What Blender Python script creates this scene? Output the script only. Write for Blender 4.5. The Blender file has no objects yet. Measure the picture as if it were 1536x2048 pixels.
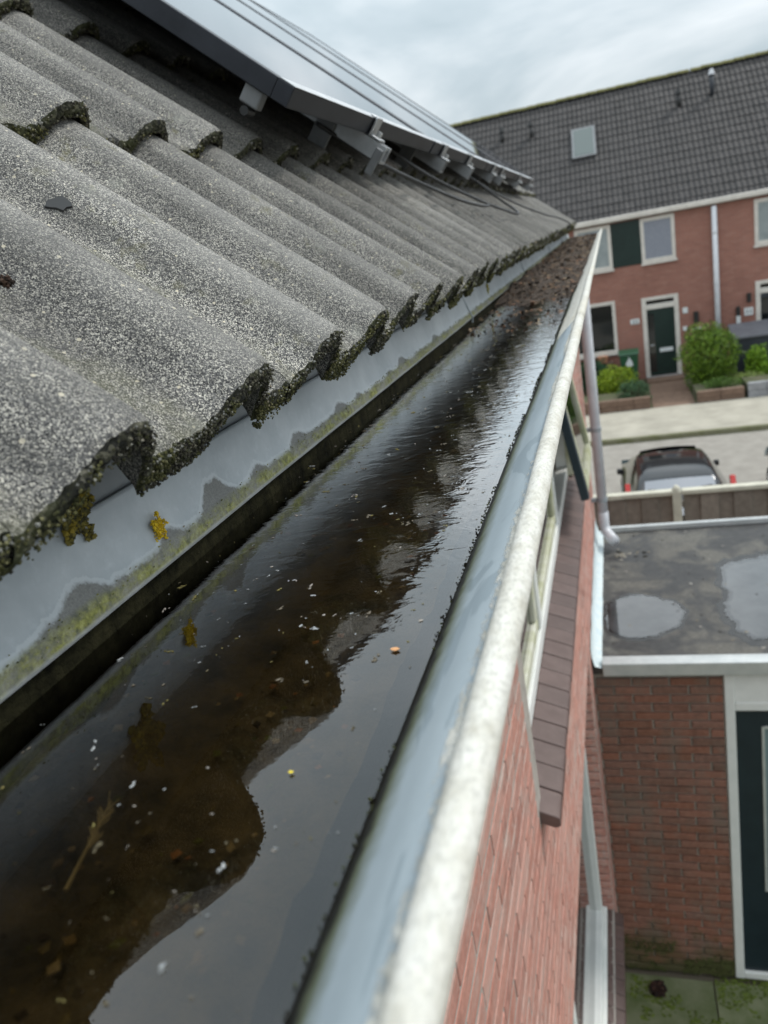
import bpy, math, random
from mathutils import Vector, Matrix, noise
random.seed(7)
rnd, uni = random.random, random.uniform
scene = bpy.context.scene
COL = scene.collection
H0 = 5.2                                   # camera height above the ground; "rel" heights below are relative to it

# ------------------------------------------------------------------ camera
cd = bpy.data.cameras.new('camera'); cam = bpy.data.objects.new('camera', cd); COL.objects.link(cam)
ax_r = Vector((0.94970, 0.25963, -0.17504)); ax_d = Vector((-0.07500, -0.35415, -0.93218)); ax_f = Vector((-0.30400, 0.89845, -0.31690))
ax_f.normalize(); ax_r = (ax_r - ax_f * ax_r.dot(ax_f)).normalized(); up = ax_r.cross(ax_f)
cam.matrix_world = Matrix(((ax_r.x, up.x, -ax_f.x, 0), (ax_r.y, up.y, -ax_f.y, 0), (ax_r.z, up.z, -ax_f.z, H0), (0, 0, 0, 1)))
cd.sensor_fit = 'VERTICAL'; cd.sensor_height = 36; cd.sensor_width = 27; cd.lens = 36 * 1540 / 2048
cd.clip_start = .02; cd.clip_end = 600
cd.dof.use_dof = True; cd.dof.focus_distance = .60; cd.dof.aperture_fstop = 10.0; cd.dof.aperture_blades = 0
scene.camera = cam
scene.render.resolution_x, scene.render.resolution_y = 768, 1024
vs = scene.view_settings; vs.view_transform = 'Standard'; vs.look = 'None'; vs.exposure = 0.35; vs.gamma = 1

# ------------------------------------------------------------------ sky and sun
SUN_EL, SUN_AZ = math.radians(50), math.radians(52)      # azimuth clockwise from +Y
w = bpy.data.worlds.new('World'); scene.world = w; w.use_nodes = True
nt = w.node_tree; nt.nodes.clear()
def N(t, kind, **kw):
    n = t.nodes.new(kind)
    for k, v in kw.items():
        if k == 'inp':
            for a, b in v.items(): n.inputs[a].default_value = b
        else: setattr(n, k, v)
    return n
def L(t, a, b): t.links.new(a, b)
def math_(t, op, a, b=None, clamp=False):
    n = N(t, 'ShaderNodeMath', operation=op, use_clamp=clamp)
    for i, v in enumerate((a, b)):
        if v is None: continue
        if isinstance(v, (int, float)): n.inputs[i].default_value = v
        else: L(t, v, n.inputs[i])
    return n.outputs[0]
def mix(t, f, a, b, mode='MIX'):
    n = N(t, 'ShaderNodeMix', data_type='RGBA', blend_type=mode)
    for s, v in ((n.inputs[0], f), (n.inputs[6], a), (n.inputs[7], b)):
        if isinstance(v, (int, float)): s.default_value = v
        elif isinstance(v, tuple): s.default_value = v + (1,) if len(v) == 3 else v
        else: L(t, v, s)
    return n.outputs[2]
def ramp(t, fac, stops):
    n = N(t, 'ShaderNodeValToRGB'); r = n.color_ramp
    while len(r.elements) < len(stops): r.elements.new(.5)
    for e, (p, c) in zip(r.elements, stops): e.position = p; e.color = (c, c, c, 1) if isinstance(c, (int, float)) else c + (1,)
    L(t, fac, n.inputs[0]); return n.outputs[0]
def maprange(t, v, a, b, c=0., d=1.):
    n = N(t, 'ShaderNodeMapRange', inp={1: a, 2: b, 3: c, 4: d}); L(t, v, n.inputs[0]); return n.outputs[0]
tc = N(nt, 'ShaderNodeTexCoord'); sx = N(nt, 'ShaderNodeSeparateXYZ'); L(nt, tc.outputs['Generated'], sx.inputs[0])
zz = math_(nt, 'MAXIMUM', sx.outputs[2], 0.0)
cv = N(nt, 'ShaderNodeCombineXYZ'); dn = math_(nt, 'ADD', zz, .22)
L(nt, math_(nt, 'DIVIDE', sx.outputs[0], dn), cv.inputs[0]); L(nt, math_(nt, 'DIVIDE', sx.outputs[1], dn), cv.inputs[1])
n1 = N(nt, 'ShaderNodeTexNoise', inp={'Scale': 1.1, 'Detail': 6, 'Roughness': .52, 'Distortion': .35}); L(nt, cv.outputs[0], n1.inputs['Vector'])
clouds = ramp(nt, n1.outputs['Fac'], [(.30, (.32, .39, .425)), (.46, (.425, .49, .525)), (.60, (.61, .655, .68)), (.74, (.87, .88, .89))])
grad = maprange(nt, zz, 0, 1, .86, 2.7)
sc = N(nt, 'ShaderNodeVectorMath', operation='SCALE'); L(nt, clouds, sc.inputs[0]); L(nt, grad, sc.inputs['Scale'])
sky = N(nt, 'ShaderNodeTexSky', sky_type='NISHITA', sun_disc=False, sun_elevation=SUN_EL, sun_rotation=SUN_AZ)
s2 = N(nt, 'ShaderNodeVectorMath', operation='SCALE'); L(nt, sky.outputs[0], s2.inputs[0]); s2.inputs['Scale'].default_value = .08
bg = N(nt, 'ShaderNodeBackground'); bg.inputs[1].default_value = 1.0
L(nt, mix(nt, .90, s2.outputs[0], sc.outputs[0]), bg.inputs[0])
L(nt, bg.outputs[0], N(nt, 'ShaderNodeOutputWorld').inputs[0])
sd = bpy.data.lights.new('sun', 'SUN'); sd.energy = 1.5; sd.angle = math.radians(11); sd.color = (1, .96, .9)
so = bpy.data.objects.new('sun', sd); COL.objects.link(so)
sdir = Vector((math.sin(SUN_AZ) * math.cos(SUN_EL), math.cos(SUN_AZ) * math.cos(SUN_EL), math.sin(SUN_EL)))
so.rotation_euler = sdir.to_track_quat('Z', 'Y').to_euler()

# ------------------------------------------------------------------ materials
def newmat(name):
    m = bpy.data.materials.new(name); m.use_nodes = True; t = m.node_tree; t.nodes.clear()
    o = N(t, 'ShaderNodeOutputMaterial'); p = N(t, 'ShaderNodeBsdfPrincipled'); L(t, p.outputs[0], o.inputs[0])
    return m, t, p, o
def coords(t, kind='Object', jitter=True):
    c = N(t, 'ShaderNodeTexCoord').outputs[kind]
    if not jitter: return c
    oi = N(t, 'ShaderNodeObjectInfo'); a = N(t, 'ShaderNodeVectorMath', operation='MULTIPLY_ADD')
    L(t, oi.outputs['Random'], a.inputs[0]); a.inputs[1].default_value = (13.1, 7.7, 9.3); L(t, c, a.inputs[2]); return a.outputs[0]
def noi(t, vec, scale, detail=4, rough=.55, dist=0.):
    n = N(t, 'ShaderNodeTexNoise', inp={'Scale': scale, 'Detail': detail, 'Roughness': rough, 'Distortion': dist}); L(t, vec, n.inputs['Vector']); return n.outputs['Fac']
def vor(t, vec, scale, feature='F1'):
    n = N(t, 'ShaderNodeTexVoronoi', feature=feature, inp={'Scale': scale}); L(t, vec, n.inputs['Vector']); return n
def scaled(t, vec, s):
    n = N(t, 'ShaderNodeVectorMath', operation='MULTIPLY'); L(t, vec, n.inputs[0]); n.inputs[1].default_value = s; return n.outputs[0]
def bump(t, p, h, strength=.5, dist=.002):
    b = N(t, 'ShaderNodeBump', inp={'Strength': strength, 'Distance': dist}); L(t, h, b.inputs['Height']); L(t, b.outputs[0], p.inputs['Normal']); return b
def setc(t, p, c):
    if isinstance(c, tuple): p.inputs['Base Color'].default_value = c + (1,)
    else: L(t, c, p.inputs['Base Color'])
def randmul(t, c, amt):
    oi = N(t, 'ShaderNodeObjectInfo'); f = maprange(t, oi.outputs['Random'], 0, 1, 1 - amt, 1 + amt)
    g = N(t, 'ShaderNodeVectorMath', operation='SCALE')
    if isinstance(c, tuple): g.inputs[0].default_value = c
    else: L(t, c, g.inputs[0])
    L(t, f, g.inputs['Scale']); return g.outputs[0]
def mat(name, c1, c2=None, scale=6., rough=.7, bmp=0., bscale=60., bd=.002, metal=0., rnda=0., spec=.5, rough2=None):
    m, t, p, o = newmat(name); v = coords(t)
    c = c1
    if c2 is not None:
        n = noi(t, v, scale, 6, .62); c = mix(t, ramp(t, n, [(.32, 0.), (.68, 1.)]), c1, c2)
        if rough2 is not None: L(t, maprange(t, n, .3, .7, rough, rough2), p.inputs['Roughness'])
    if rnda: c = randmul(t, c, rnda)
    setc(t, p, c)
    if rough2 is None: p.inputs['Roughness'].default_value = rough
    p.inputs['Metallic'].default_value = metal; p.inputs['Specular IOR Level'].default_value = spec
    if bmp: bump(t, p, noi(t, v, bscale, 5, .6), bmp, bd)
    return m

def tile_mat():
    m, t, p, o = newmat('tile_concrete'); v = coords(t); ob = coords(t, 'Object', False)
    vo = vor(t, v, 1400.); sp = N(t, 'ShaderNodeSeparateColor'); L(t, vo.outputs['Color'], sp.inputs[0])
    grain = ramp(t, sp.outputs[0], [(.0, (.020, .020, .023)), (.34, (.080, .079, .080)), (.64, (.20, .196, .190)), (.86, (.43, .415, .375)), (1., (.68, .65, .57))])
    big = noi(t, v, 7., 5, .6); c = mix(t, 1., grain, ramp(t, big, [(.3, .70), (.7, 1.22)]), 'MULTIPLY')
    v2 = vor(t, v, 240.); s2_ = N(t, 'ShaderNodeSeparateColor'); L(t, v2.outputs['Color'], s2_.inputs[0])
    chip = math_(t, 'MULTIPLY', math_(t, 'GREATER_THAN', s2_.outputs[0], .965), math_(t, 'LESS_THAN', v2.outputs['Distance'], .32))
    c = mix(t, chip, c, (.58, .53, .42))
    fine = noi(t, v, 38., 5, .7)
    ag = math_(t, 'MULTIPLY', ramp(t, fine, [(.56, 0.), (.66, 1.)]), ramp(t, big, [(.48, 0.), (.6, .55)]))
    c = mix(t, ag, c, (.17, .16, .075))
    vl = vor(t, v, 21.); sl = N(t, 'ShaderNodeSeparateColor'); L(t, vl.outputs['Color'], sl.inputs[0])
    spot = math_(t, 'MULTIPLY', math_(t, 'GREATER_THAN', sl.outputs[0], .72), ramp(t, math_(t, 'ADD', vl.outputs['Distance'], math_(t, 'MULTIPLY', math_(t, 'SUBTRACT', noi(t, v, 160., 4, .7), .5), .30)), [(.10, .42), (.24, 0.)]))
    c = mix(t, spot, c, (.30, .305, .275)); c = mix(t, 1., c, (1.12, 1.10, 1.075), 'MULTIPLY')
    streak = ramp(t, noi(t, scaled(t, v, (.12, 1., 1.)), 42., 4, .6), [(.42, 0.), (.66, .45)])
    c = mix(t, streak, c, (.075, .073, .068))
    # dirt and algae washed into the pans and side joints
    s = N(t, 'ShaderNodeSeparateXYZ'); L(t, ob, s.inputs[0])
    pan = ramp(t, s.outputs[2], [(.0, 1.), (.005, .0)])
    c = mix(t, math_(t, 'MULTIPLY', pan, math_(t, 'MULTIPLY', ramp(t, noi(t, v, 16., 5, .7), [(.45, 0.), (.62, 1.)]), .5)), c, (.13, .128, .075))
    wear = math_(t, 'MULTIPLY', ramp(t, s.outputs[2], [(.020, 0.), (.033, .36)]), ramp(t, noi(t, v, 5., 3), [(.35, .3), (.65, 1.)]))
    c = mix(t, wear, c, (.36, .35, .33))
    setc(t, p, randmul(t, c, .20)); p.inputs['Roughness'].default_value = .88; p.inputs['Specular IOR Level'].default_value = .25
    h = math_(t, 'ADD', math_(t, 'MULTIPLY', sp.outputs[0], .8), math_(t, 'MULTIPLY', noi(t, v, 220., 3), 1.2))
    bump(t, p, h, 1., .0017); return m
def crust_mat():
    m, t, p, o = newmat('tile_end_crust'); v = coords(t)
    vo = vor(t, v, 330.); sp = N(t, 'ShaderNodeSeparateColor'); L(t, vo.outputs['Color'], sp.inputs[0])
    c = ramp(t, sp.outputs[0], [(0., (.012, .012, .010)), (.5, (.045, .044, .034)), (.85, (.11, .105, .07)), (1., (.30, .28, .22))])
    c = mix(t, ramp(t, noi(t, v, 22., 4), [(.42, 0.), (.62, .75)]), c, (.060, .066, .020))
    setc(t, p, c); p.inputs['Roughness'].default_value = .95
    bump(t, p, math_(t, 'ADD', sp.outputs[1], noi(t, v, 150., 4)), 1., .004); return m
def vcol_mat(name, rough=.9, trans=0.):
    m, t, p, o = newmat(name); a = N(t, 'ShaderNodeVertexColor', layer_name='Col'); L(t, a.outputs[0], p.inputs['Base Color'])
    p.inputs['Roughness'].default_value = rough; p.inputs['Specular IOR Level'].default_value = .3
    return m
def uvxyz(t):
    s = N(t, 'ShaderNodeSeparateXYZ'); L(t, N(t, 'ShaderNodeUVMap').outputs[0], s.inputs[0]); return s.outputs[0], s.outputs[1]
def zinc_base(t, v):
    n = noi(t, v, 9., 6, .65); f = noi(t, v, 90., 4, .6)
    c = ramp(t, n, [(.28, (.30, .33, .35)), (.5, (.40, .43, .45)), (.72, (.49, .515, .53))])
    return mix(t, ramp(t, f, [(.55, 0.), (.75, .35)]), c, (.52, .56, .58)), n, f
def flashing_mat():
    m, t, p, o = newmat('zinc_flashing'); v = coords(t, 'Object', False); c, n, f = zinc_base(t, v)
    u, q = uvxyz(t)                                            # u metres along the gutter, q metres above the lip
    cu = N(t, 'ShaderNodeCombineXYZ'); L(t, u, cu.inputs[0])
    sc1 = noi(t, cu.outputs[0], 17., 0., .5, 0.); sc2 = noi(t, cu.outputs[0], 62., 0., .5)
    hgt = math_(t, 'ADD', maprange(t, sc1, .47, .72, 0., 1.), maprange(t, sc2, .48, .8, 0., .14))
    fade = maprange(t, u, .35, 1.5, 1., .30)
    edge = math_(t, 'ADD', math_(t, 'MULTIPLY', math_(t, 'MULTIPLY', hgt, fade), .019), .0130)
    edge = math_(t, 'ADD', edge, math_(t, 'MULTIPLY', math_(t, 'SUBTRACT', noi(t, v, 260., 5, .7), .5), .0075))
    st = maprange(t, math_(t, 'SUBTRACT', edge, q), -.0012, .0016)
    sg = ramp(t, noi(t, v, 700., 3, .7), [(.35, (.11, .105, .09)), (.65, (.21, .20, .18))])
    c = mix(t, math_(t, 'MULTIPLY', st, .80), c, sg)
    halo = math_(t, 'MULTIPLY', math_(t, 'LESS_THAN', q, math_(t, 'ADD', edge, .0035)), .45)
    c = mix(t, math_(t, 'MULTIPLY', halo, math_(t, 'SUBTRACT', 1., st)), c, (.50, .53, .54))
    band = ramp(t, q, [(.0016, 0.), (.0035, .9), (.0105, .95), (.0150, 0.)])
    gm = ramp(t, noi(t, scaled(t, v, (1, .35, 1)), 75., 5, .75), [(.38, .05), (.6, 1.)])
    gc = ramp(t, noi(t, v, 180., 4, .7), [(.35, (.06, .066, .018)), (.55, (.23, .235, .055)), (.72, (.36, .37, .15))])
    c = mix(t, math_(t, 'MULTIPLY', band, gm), c, gc)
    c = mix(t, ramp(t, q, [(.0004, .8), (.0014, 0.)]), c, (.55, .58, .60)); setc(t, p, c); p.inputs['Metallic'].default_value = .10
    L(t, maprange(t, st, 0, 1, .42, .9), p.inputs['Roughness'])
    bump(t, p, math_(t, 'ADD', noi(t, v, 60., 4), math_(t, 'MULTIPLY', math_(t, 'MULTIPLY', band, gm), 2.)), .28, .0022); return m
def rim_mat(name, paint0):
    # v: 0 at the waterline, 1 at the bead's foot, then round the bead to 2
    m, t, p, o = newmat(name); ob = coords(t, 'Object', False); c, n, f = zinc_base(t, ob); u, q = uvxyz(t)
    c = mix(t, .5, c, (.43, .53, .59))
    c = mix(t, ramp(t, noi(t, scaled(t, ob, (1, .35, 1)), 34., 3, .5, .8), [(.58, 0.), (.61, .55)]), c, (.26, .32, .36))   # rain-wet patches
    slime = math_(t, 'ADD', q, math_(t, 'MULTIPLY', math_(t, 'SUBTRACT', noi(t, ob, 110., 4), .5), .16))
    c = mix(t, ramp(t, slime, [(.24, .9), (.50, 0.)]), c, (.085, .095, .030))
    c = mix(t, ramp(t, slime, [(.16, 1.), (.25, 0.)]), c, (.008, .008, .006))
    a1 = noi(t, scaled(t, ob, (1, .22, 1)), 26., 4, .6); a2 = noi(t, scaled(t, ob, (1, .45, 1)), 330., 4, .75)
    lim = math_(t, 'ADD', math_(t, 'MULTIPLY', math_(t, 'SUBTRACT', a1, .5), .62), math_(t, 'MULTIPLY', math_(t, 'SUBTRACT', a2, .5), .42))
    pm = ramp(t, math_(t, 'MULTIPLY', math_(t, 'ADD', q, lim), .4), [(paint0 * .4 - .008, 0.), (paint0 * .4 + .010, 1.)])
    pc = ramp(t, noi(t, scaled(t, ob, (1, .6, 1)), 95., 6, .72), [(.30, (.44, .415, .35)), (.48, (.59, .57, .51)), (.66, (.69, .675, .63))])
    pc = mix(t, ramp(t, noi(t, scaled(t, ob, (1, .5, 1)), 620., 3, .7), [(.50, 0.), (.62, .55)]), pc, (.38, .37, .335))
    pc = mix(t, ramp(t, a1, [(.5, 0.), (.75, .4)]), pc, (.52, .45, .31))
    c = mix(t, pm, c, pc); setc(t, p, c)
    L(t, maprange(t, pm, 0, 1, .50, .92), p.inputs['Roughness']); L(t, maprange(t, pm, 0, 1, .22, 0.), p.inputs['Metallic'])
    bump(t, p, math_(t, 'ADD', math_(t, 'MULTIPLY', pm, 1.5), math_(t, 'MULTIPLY', noi(t, ob, 260., 4), math_(t, 'ADD', pm, .12))), .55, .0012); return m
def water_mat(name, tint, ior, ripple):
    m, t, p, o = newmat(name); t.nodes.remove(p); ob = coords(t, 'Object', False)
    tr = N(t, 'ShaderNodeBsdfTransparent'); tr.inputs[0].default_value = tint + (1,)
    gl = N(t, 'ShaderNodeBsdfGlossy'); gl.inputs['Roughness'].default_value = .015; gl.inputs[0].default_value = (1, 1, 1, 1)
    fr = N(t, 'ShaderNodeFresnel'); fr.inputs[0].default_value = ior
    if ripple:
        s = N(t, 'ShaderNodeSeparateXYZ'); L(t, ob, s.inputs[0])
        msk = ramp(t, maprange(t, s.outputs[1], 0, 2., 0, 1), [(.09, .006), (.15, .025), (.21, .10), (.34, .14), (.6, .16)])
        h1 = noi(t, scaled(t, ob, (.8, 1., 1.)), 58., 3, .5, .9); h2 = noi(t, scaled(t, ob, (.5, 1., 1.)), 165., 2, .5, .3); h3 = noi(t, ob, 14., 2)
        h = math_(t, 'ADD', math_(t, 'MULTIPLY', math_(t, 'ADD', h1, math_(t, 'MULTIPLY', h2, .25)), msk), math_(t, 'MULTIPLY', h3, .10))
        b = N(t, 'ShaderNodeBump', inp={'Strength': 1., 'Distance': .0026}); L(t, h, b.inputs['Height'])
        for x in (gl, fr): L(t, b.outputs[0], x.inputs['Normal'])
    mx = N(t, 'ShaderNodeMixShader'); L(t, math_(t, 'MINIMUM', math_(t, 'MULTIPLY', math_(t, 'POWER', fr.outputs[0], 1.5), 4.6), .95), mx.inputs[0]); L(t, tr.outputs[0], mx.inputs[1]); L(t, gl.outputs[0], mx.inputs[2])
    L(t, mx.outputs[0], o.inputs[0]); return m
def brick_mat(name, cols, rough=.85):
    m, t, p, o = newmat(name); v = coords(t); oi = N(t, 'ShaderNodeObjectInfo')
    c = ramp(t, oi.outputs['Random'], [(i / (len(cols) - 1), k) for i, k in enumerate(cols)])
    c = mix(t, ramp(t, noi(t, v, 38., 6, .7), [(.42, 0.), (.72, .55)]), c, tuple(min(1, k * 1.7 + .05) for k in cols[0]))
    c = mix(t, ramp(t, noi(t, v, 11., 4, .6), [(.55, 0.), (.75, .5)]), c, tuple(k * .45 for k in cols[-1]))
    setc(t, p, c); p.inputs['Roughness'].default_value = rough; bump(t, p, noi(t, v, 150., 5, .65), .6, .003); return m
def farbrick_mat():
    m, t, p, o = newmat('far_brickwork'); v = coords(t, 'Object', False)
    s = N(t, 'ShaderNodeSeparateXYZ'); L(t, v, s.inputs[0]); c2 = N(t, 'ShaderNodeCombineXYZ'); L(t, s.outputs[0], c2.inputs[0]); L(t, s.outputs[2], c2.inputs[1])
    b = N(t, 'ShaderNodeTexBrick', inp={'Color1': (.36, .155, .115, 1), 'Color2': (.30, .13, .098, 1), 'Mortar': (.30, .205, .165, 1), 'Scale': 1., 'Mortar Size': .006, 'Mortar Smooth': .2, 'Brick Width': .22, 'Row Height': .0625})
    L(t, c2.outputs[0], b.inputs['Vector'])
    c = mix(t, ramp(t, noi(t, v, 1.1, 6, .6), [(.35, 0.), (.7, .55)]), b.outputs[0], (.22, .10, .075)); c = mix(t, ramp(t, noi(t, scaled(t, v, (1, 1, 3.)), 3.2, 6, .7), [(.5, 0.), (.72, .5)]), c, (.42, .24, .19))
    setc(t, p, c); p.inputs['Roughness'].default_value = .9; bump(t, p, b.outputs['Fac'], .3, -.006); return m
def glass_mat(name, col, rough=.04, ior=1.5):
    m, t, p, o = newmat(name); p.inputs['IOR'].default_value = ior; p.inputs['Base Color'].default_value = col + (1,); p.inputs['Roughness'].default_value = rough; p.inputs['Specular IOR Level'].default_value = .8; return m

def damp(m):                                                  # algae growing on the damp foot of the wall, soot-grey weathering higher up
    t = m.node_tree; p = [n for n in t.nodes if n.type == 'BSDF_PRINCIPLED'][0]; src = p.inputs['Base Color'].links[0].from_socket
    g = N(t, 'ShaderNodeNewGeometry').outputs['Position']; s = N(t, 'ShaderNodeSeparateXYZ'); L(t, g, s.inputs[0])
    n = noi(t, g, 5., 5, .65); e = math_(t, 'ADD', s.outputs[2], math_(t, 'MULTIPLY', math_(t, 'SUBTRACT', n, .5), -.9))
    c = mix(t, ramp(t, noi(t, scaled(t, g, (1, 1, .6)), 4.2, 5, .65), [(.48, 0.), (.64, .55)]), src, (.17, .145, .115))
    c = mix(t, ramp(t, e, [(.10, .88), (.42, 0.)]), c, (.060, .062, .020)); L(t, c, p.inputs['Base Color']); return m
M = {}
M['tile'] = tile_mat(); M['crust'] = crust_mat(); M['moss'] = vcol_mat('moss_tufts'); M['leafv'] = vcol_mat('leaf_colours', .55)
M['flash'] = flashing_mat(); M['rim'] = rim_mat('rim_zinc_and_paint', .95); M['rimfar'] = rim_mat('rim_weathered_paint', .32)
M['zincdark'] = mat('zinc_plain_sheet', (.30, .33, .35), (.38, .41, .43), 12., .5, .2, 70., metal=.3)
M['troughin'] = mat('slimy_zinc', (.005, .005, .003), (.026, .024, .012), 60., .97, .9, 160., .005, spec=.05)
M['water'] = water_mat('gutter_water', (.64, .57, .44), 1.62, True); M['puddle'] = water_mat('rain_puddle', (.85, .85, .85), 1.62, False)
M['sludge'] = mat('brown_sediment', (.030, .024, .012), (.145, .108, .055), 38., .9, .9, 160., .006)
M['soil'] = mat('wet_litter_soil', (.026, .018, .012), (.095, .064, .044), 55., .95, 1., 130., .012)
M['deck'] = mat('dark_roof_underlay', (.02, .02, .02), None, rough=.9)
M['black_alu'] = mat('black_anodised_frame', (.016, .018, .024), (.030, .033, .042), 14., .42, .08, 200., metal=.3)
M['alu'] = mat('bare_aluminium', (.42, .43, .44), (.58, .59, .60), 22., .38, .1, 200., metal=.75)
M['hookmetal'] = mat('dull_galvanised_steel', (.16, .165, .17), (.26, .265, .27), 20., .5, metal=.4)
M['pvglass'] = glass_mat('solar_glass', (.012, .016, .030), .03, 2.3); M['backsheet'] = mat('panel_backsheet', (.03, .03, .035), None, rough=.6)
M['cable'] = mat('black_cable_sheath', (.022, .023, .025), (.05, .05, .052), 30., .5)
M['brick'] = brick_mat('red_brick', [(.38, .165, .125), (.46, .215, .165), (.40, .18, .14), (.49, .27, .22), (.33, .142, .11)])
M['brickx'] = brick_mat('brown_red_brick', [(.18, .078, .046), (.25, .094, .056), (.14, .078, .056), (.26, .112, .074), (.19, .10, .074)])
def bloom(m):                                                 # pale lime bloom washed along the wall
    t = m.node_tree; p = [n for n in t.nodes if n.type == 'BSDF_PRINCIPLED'][0]; src = p.inputs['Base Color'].links[0].from_socket
    g = scaled(t, N(t, 'ShaderNodeNewGeometry').outputs['Position'], (1, .30, 1)); f = math_(t, 'MULTIPLY', ramp(t, noi(t, g, 34., 6, .72), [(.46, 0.), (.64, .85)]), ramp(t, noi(t, g, 5., 3), [(.35, .25), (.65, 1.)]))
    c = mix(t, f, src, (.47, .40, .355)); c = mix(t, ramp(t, noi(t, g, 21., 5, .7), [(.60, 0.), (.74, .6)]), c, (.13, .075, .06)); L(t, c, p.inputs['Base Color']); return m
bloom(M['brick'])
M['mortar'] = bloom(mat('grey_mortar', (.30, .27, .24), (.42, .385, .345), 30., .95, .5, 200.))
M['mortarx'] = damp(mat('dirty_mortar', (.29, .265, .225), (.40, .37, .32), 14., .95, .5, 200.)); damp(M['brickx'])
M['silltile'] = mat('brown_glazed_sill', (.098, .060, .052), (.135, .088, .078), 18., .5, .15, 120., rnda=.16)
M['white'] = mat('white_paint', (.70, .71, .68), (.80, .80, .77), 8., .5, .08, 90.)
M['cream'] = mat('cream_paint_with_algae', (.66, .65, .55), (.40, .41, .22), 9., .55, .1, 60.)
M['pink'] = mat('pale_window_paint', (.60, .555, .50), (.72, .67, .61), 5., .5)
M['green'] = mat('dark_green_paint', (.006, .020, .016), (.010, .028, .023), 5., .4)
M['navy'] = mat('navy_door_paint', (.008, .017, .026), (.013, .026, .036), 8., .38, .05, 40.)
M['sash'] = mat('dark_blue_sash_paint', (.012, .026, .038), (.02, .036, .048), 8., .45)
M['glass'] = glass_mat('dark_window_glass', (.010, .013, .013)); M['frost'] = glass_mat('frosted_door_glass', (.16, .23, .245), .25)
M['curtain'] = mat('net_curtain', (.20, .215, .26), (.30, .31, .35), 26., .8); M['blind'] = mat('window_blind', (.24, .27, .27), (.33, .36, .36), 3., .7)
M['pvc'] = mat('grey_pvc_pipe', (.52, .53, .56), (.64, .65, .68), 10., .32); M['pvcw'] = mat('pale_pvc_pipe', (.58, .585, .62), (.68, .685, .71), 6., .35)
M['lead'] = mat('pale_painted_flashing', (.50, .60, .64), (.68, .72, .70), 22., .6, .5, 60., .004)
M['trim'] = mat('aluminium_roof_trim', (.50, .52, .52), (.63, .64, .63), 10., .4, metal=.4)
M['fencewood'] = mat('weathered_fence_board', (.17, .14, .115), (.25, .21, .175), 12., .85, .4, 90., rnda=.12)
M['concrete'] = mat('pale_concrete', (.46, .44, .36), (.60, .57, .47), 9., .85, .3, 90.)
M['gravelgrey'] = mat('grey_stone', (.22, .22, .23), (.34, .34, .35), 7., .9, .4, 50.)
M['farbrick'] = farbrick_mat(); M['fartile'] = mat('dark_far_tile', (.020, .019, .020), (.055, .049, .047), 9., .75, .3, 60., rnda=.22)
M['ridge'] = mat('mossy_ridge_tile', (.10, .10, .045), (.22, .20, .075), 11., .9, .5, 50.)
M['steps'] = mat('brown_step_brick', (.14, .088, .062), (.21, .135, .095), 7., .9, .4, 60.)
M['carpaint'] = mat('black_car_paint', (.010, .010, .012), None, rough=.09, spec=.8); M['carglass'] = glass_mat('car_window_glass', (.006, .007, .008), .02)
M['lamp'] = mat('red_tail_lamp', (.50, .012, .008), None, rough=.15); M['palepane'] = glass_mat('car_window_painted_sky', (.38, .40, .44), .08); M['rubber'] = mat('tyre_rubber', (.02, .02, .02), None, rough=.85)  # palepane: pale base colour paints a sky reflection into the rear glass
M['maroon'] = mat('dark_red_car_paint', (.13, .010, .014), None, rough=.12, spec=.8)
M['bin'] = mat('green_bin_plastic', (.022, .085, .040), (.035, .11, .055), 6., .45); M['sticker'] = mat('white_sticker', (.70, .72, .72), None, rough=.5)
M['blackmetal'] = mat('black_lamp_metal', (.02, .02, .02), None, rough=.5); M['shed'] = mat('anthracite_storage_box', (.022, .027, .036), (.035, .040, .050), 4., .5)
M['shedlid'] = mat('grey_storage_lid', (.10, .10, .115), (.15, .15, .165), 4., .5); M['terracotta'] = mat('terracotta_pot', (.50, .22, .12), (.58, .30, .18), 8., .8)
M['bark'] = mat('brown_bark', (.07, .05, .03), (.12, .085, .05), 30., .9, .6, 60.)

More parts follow.
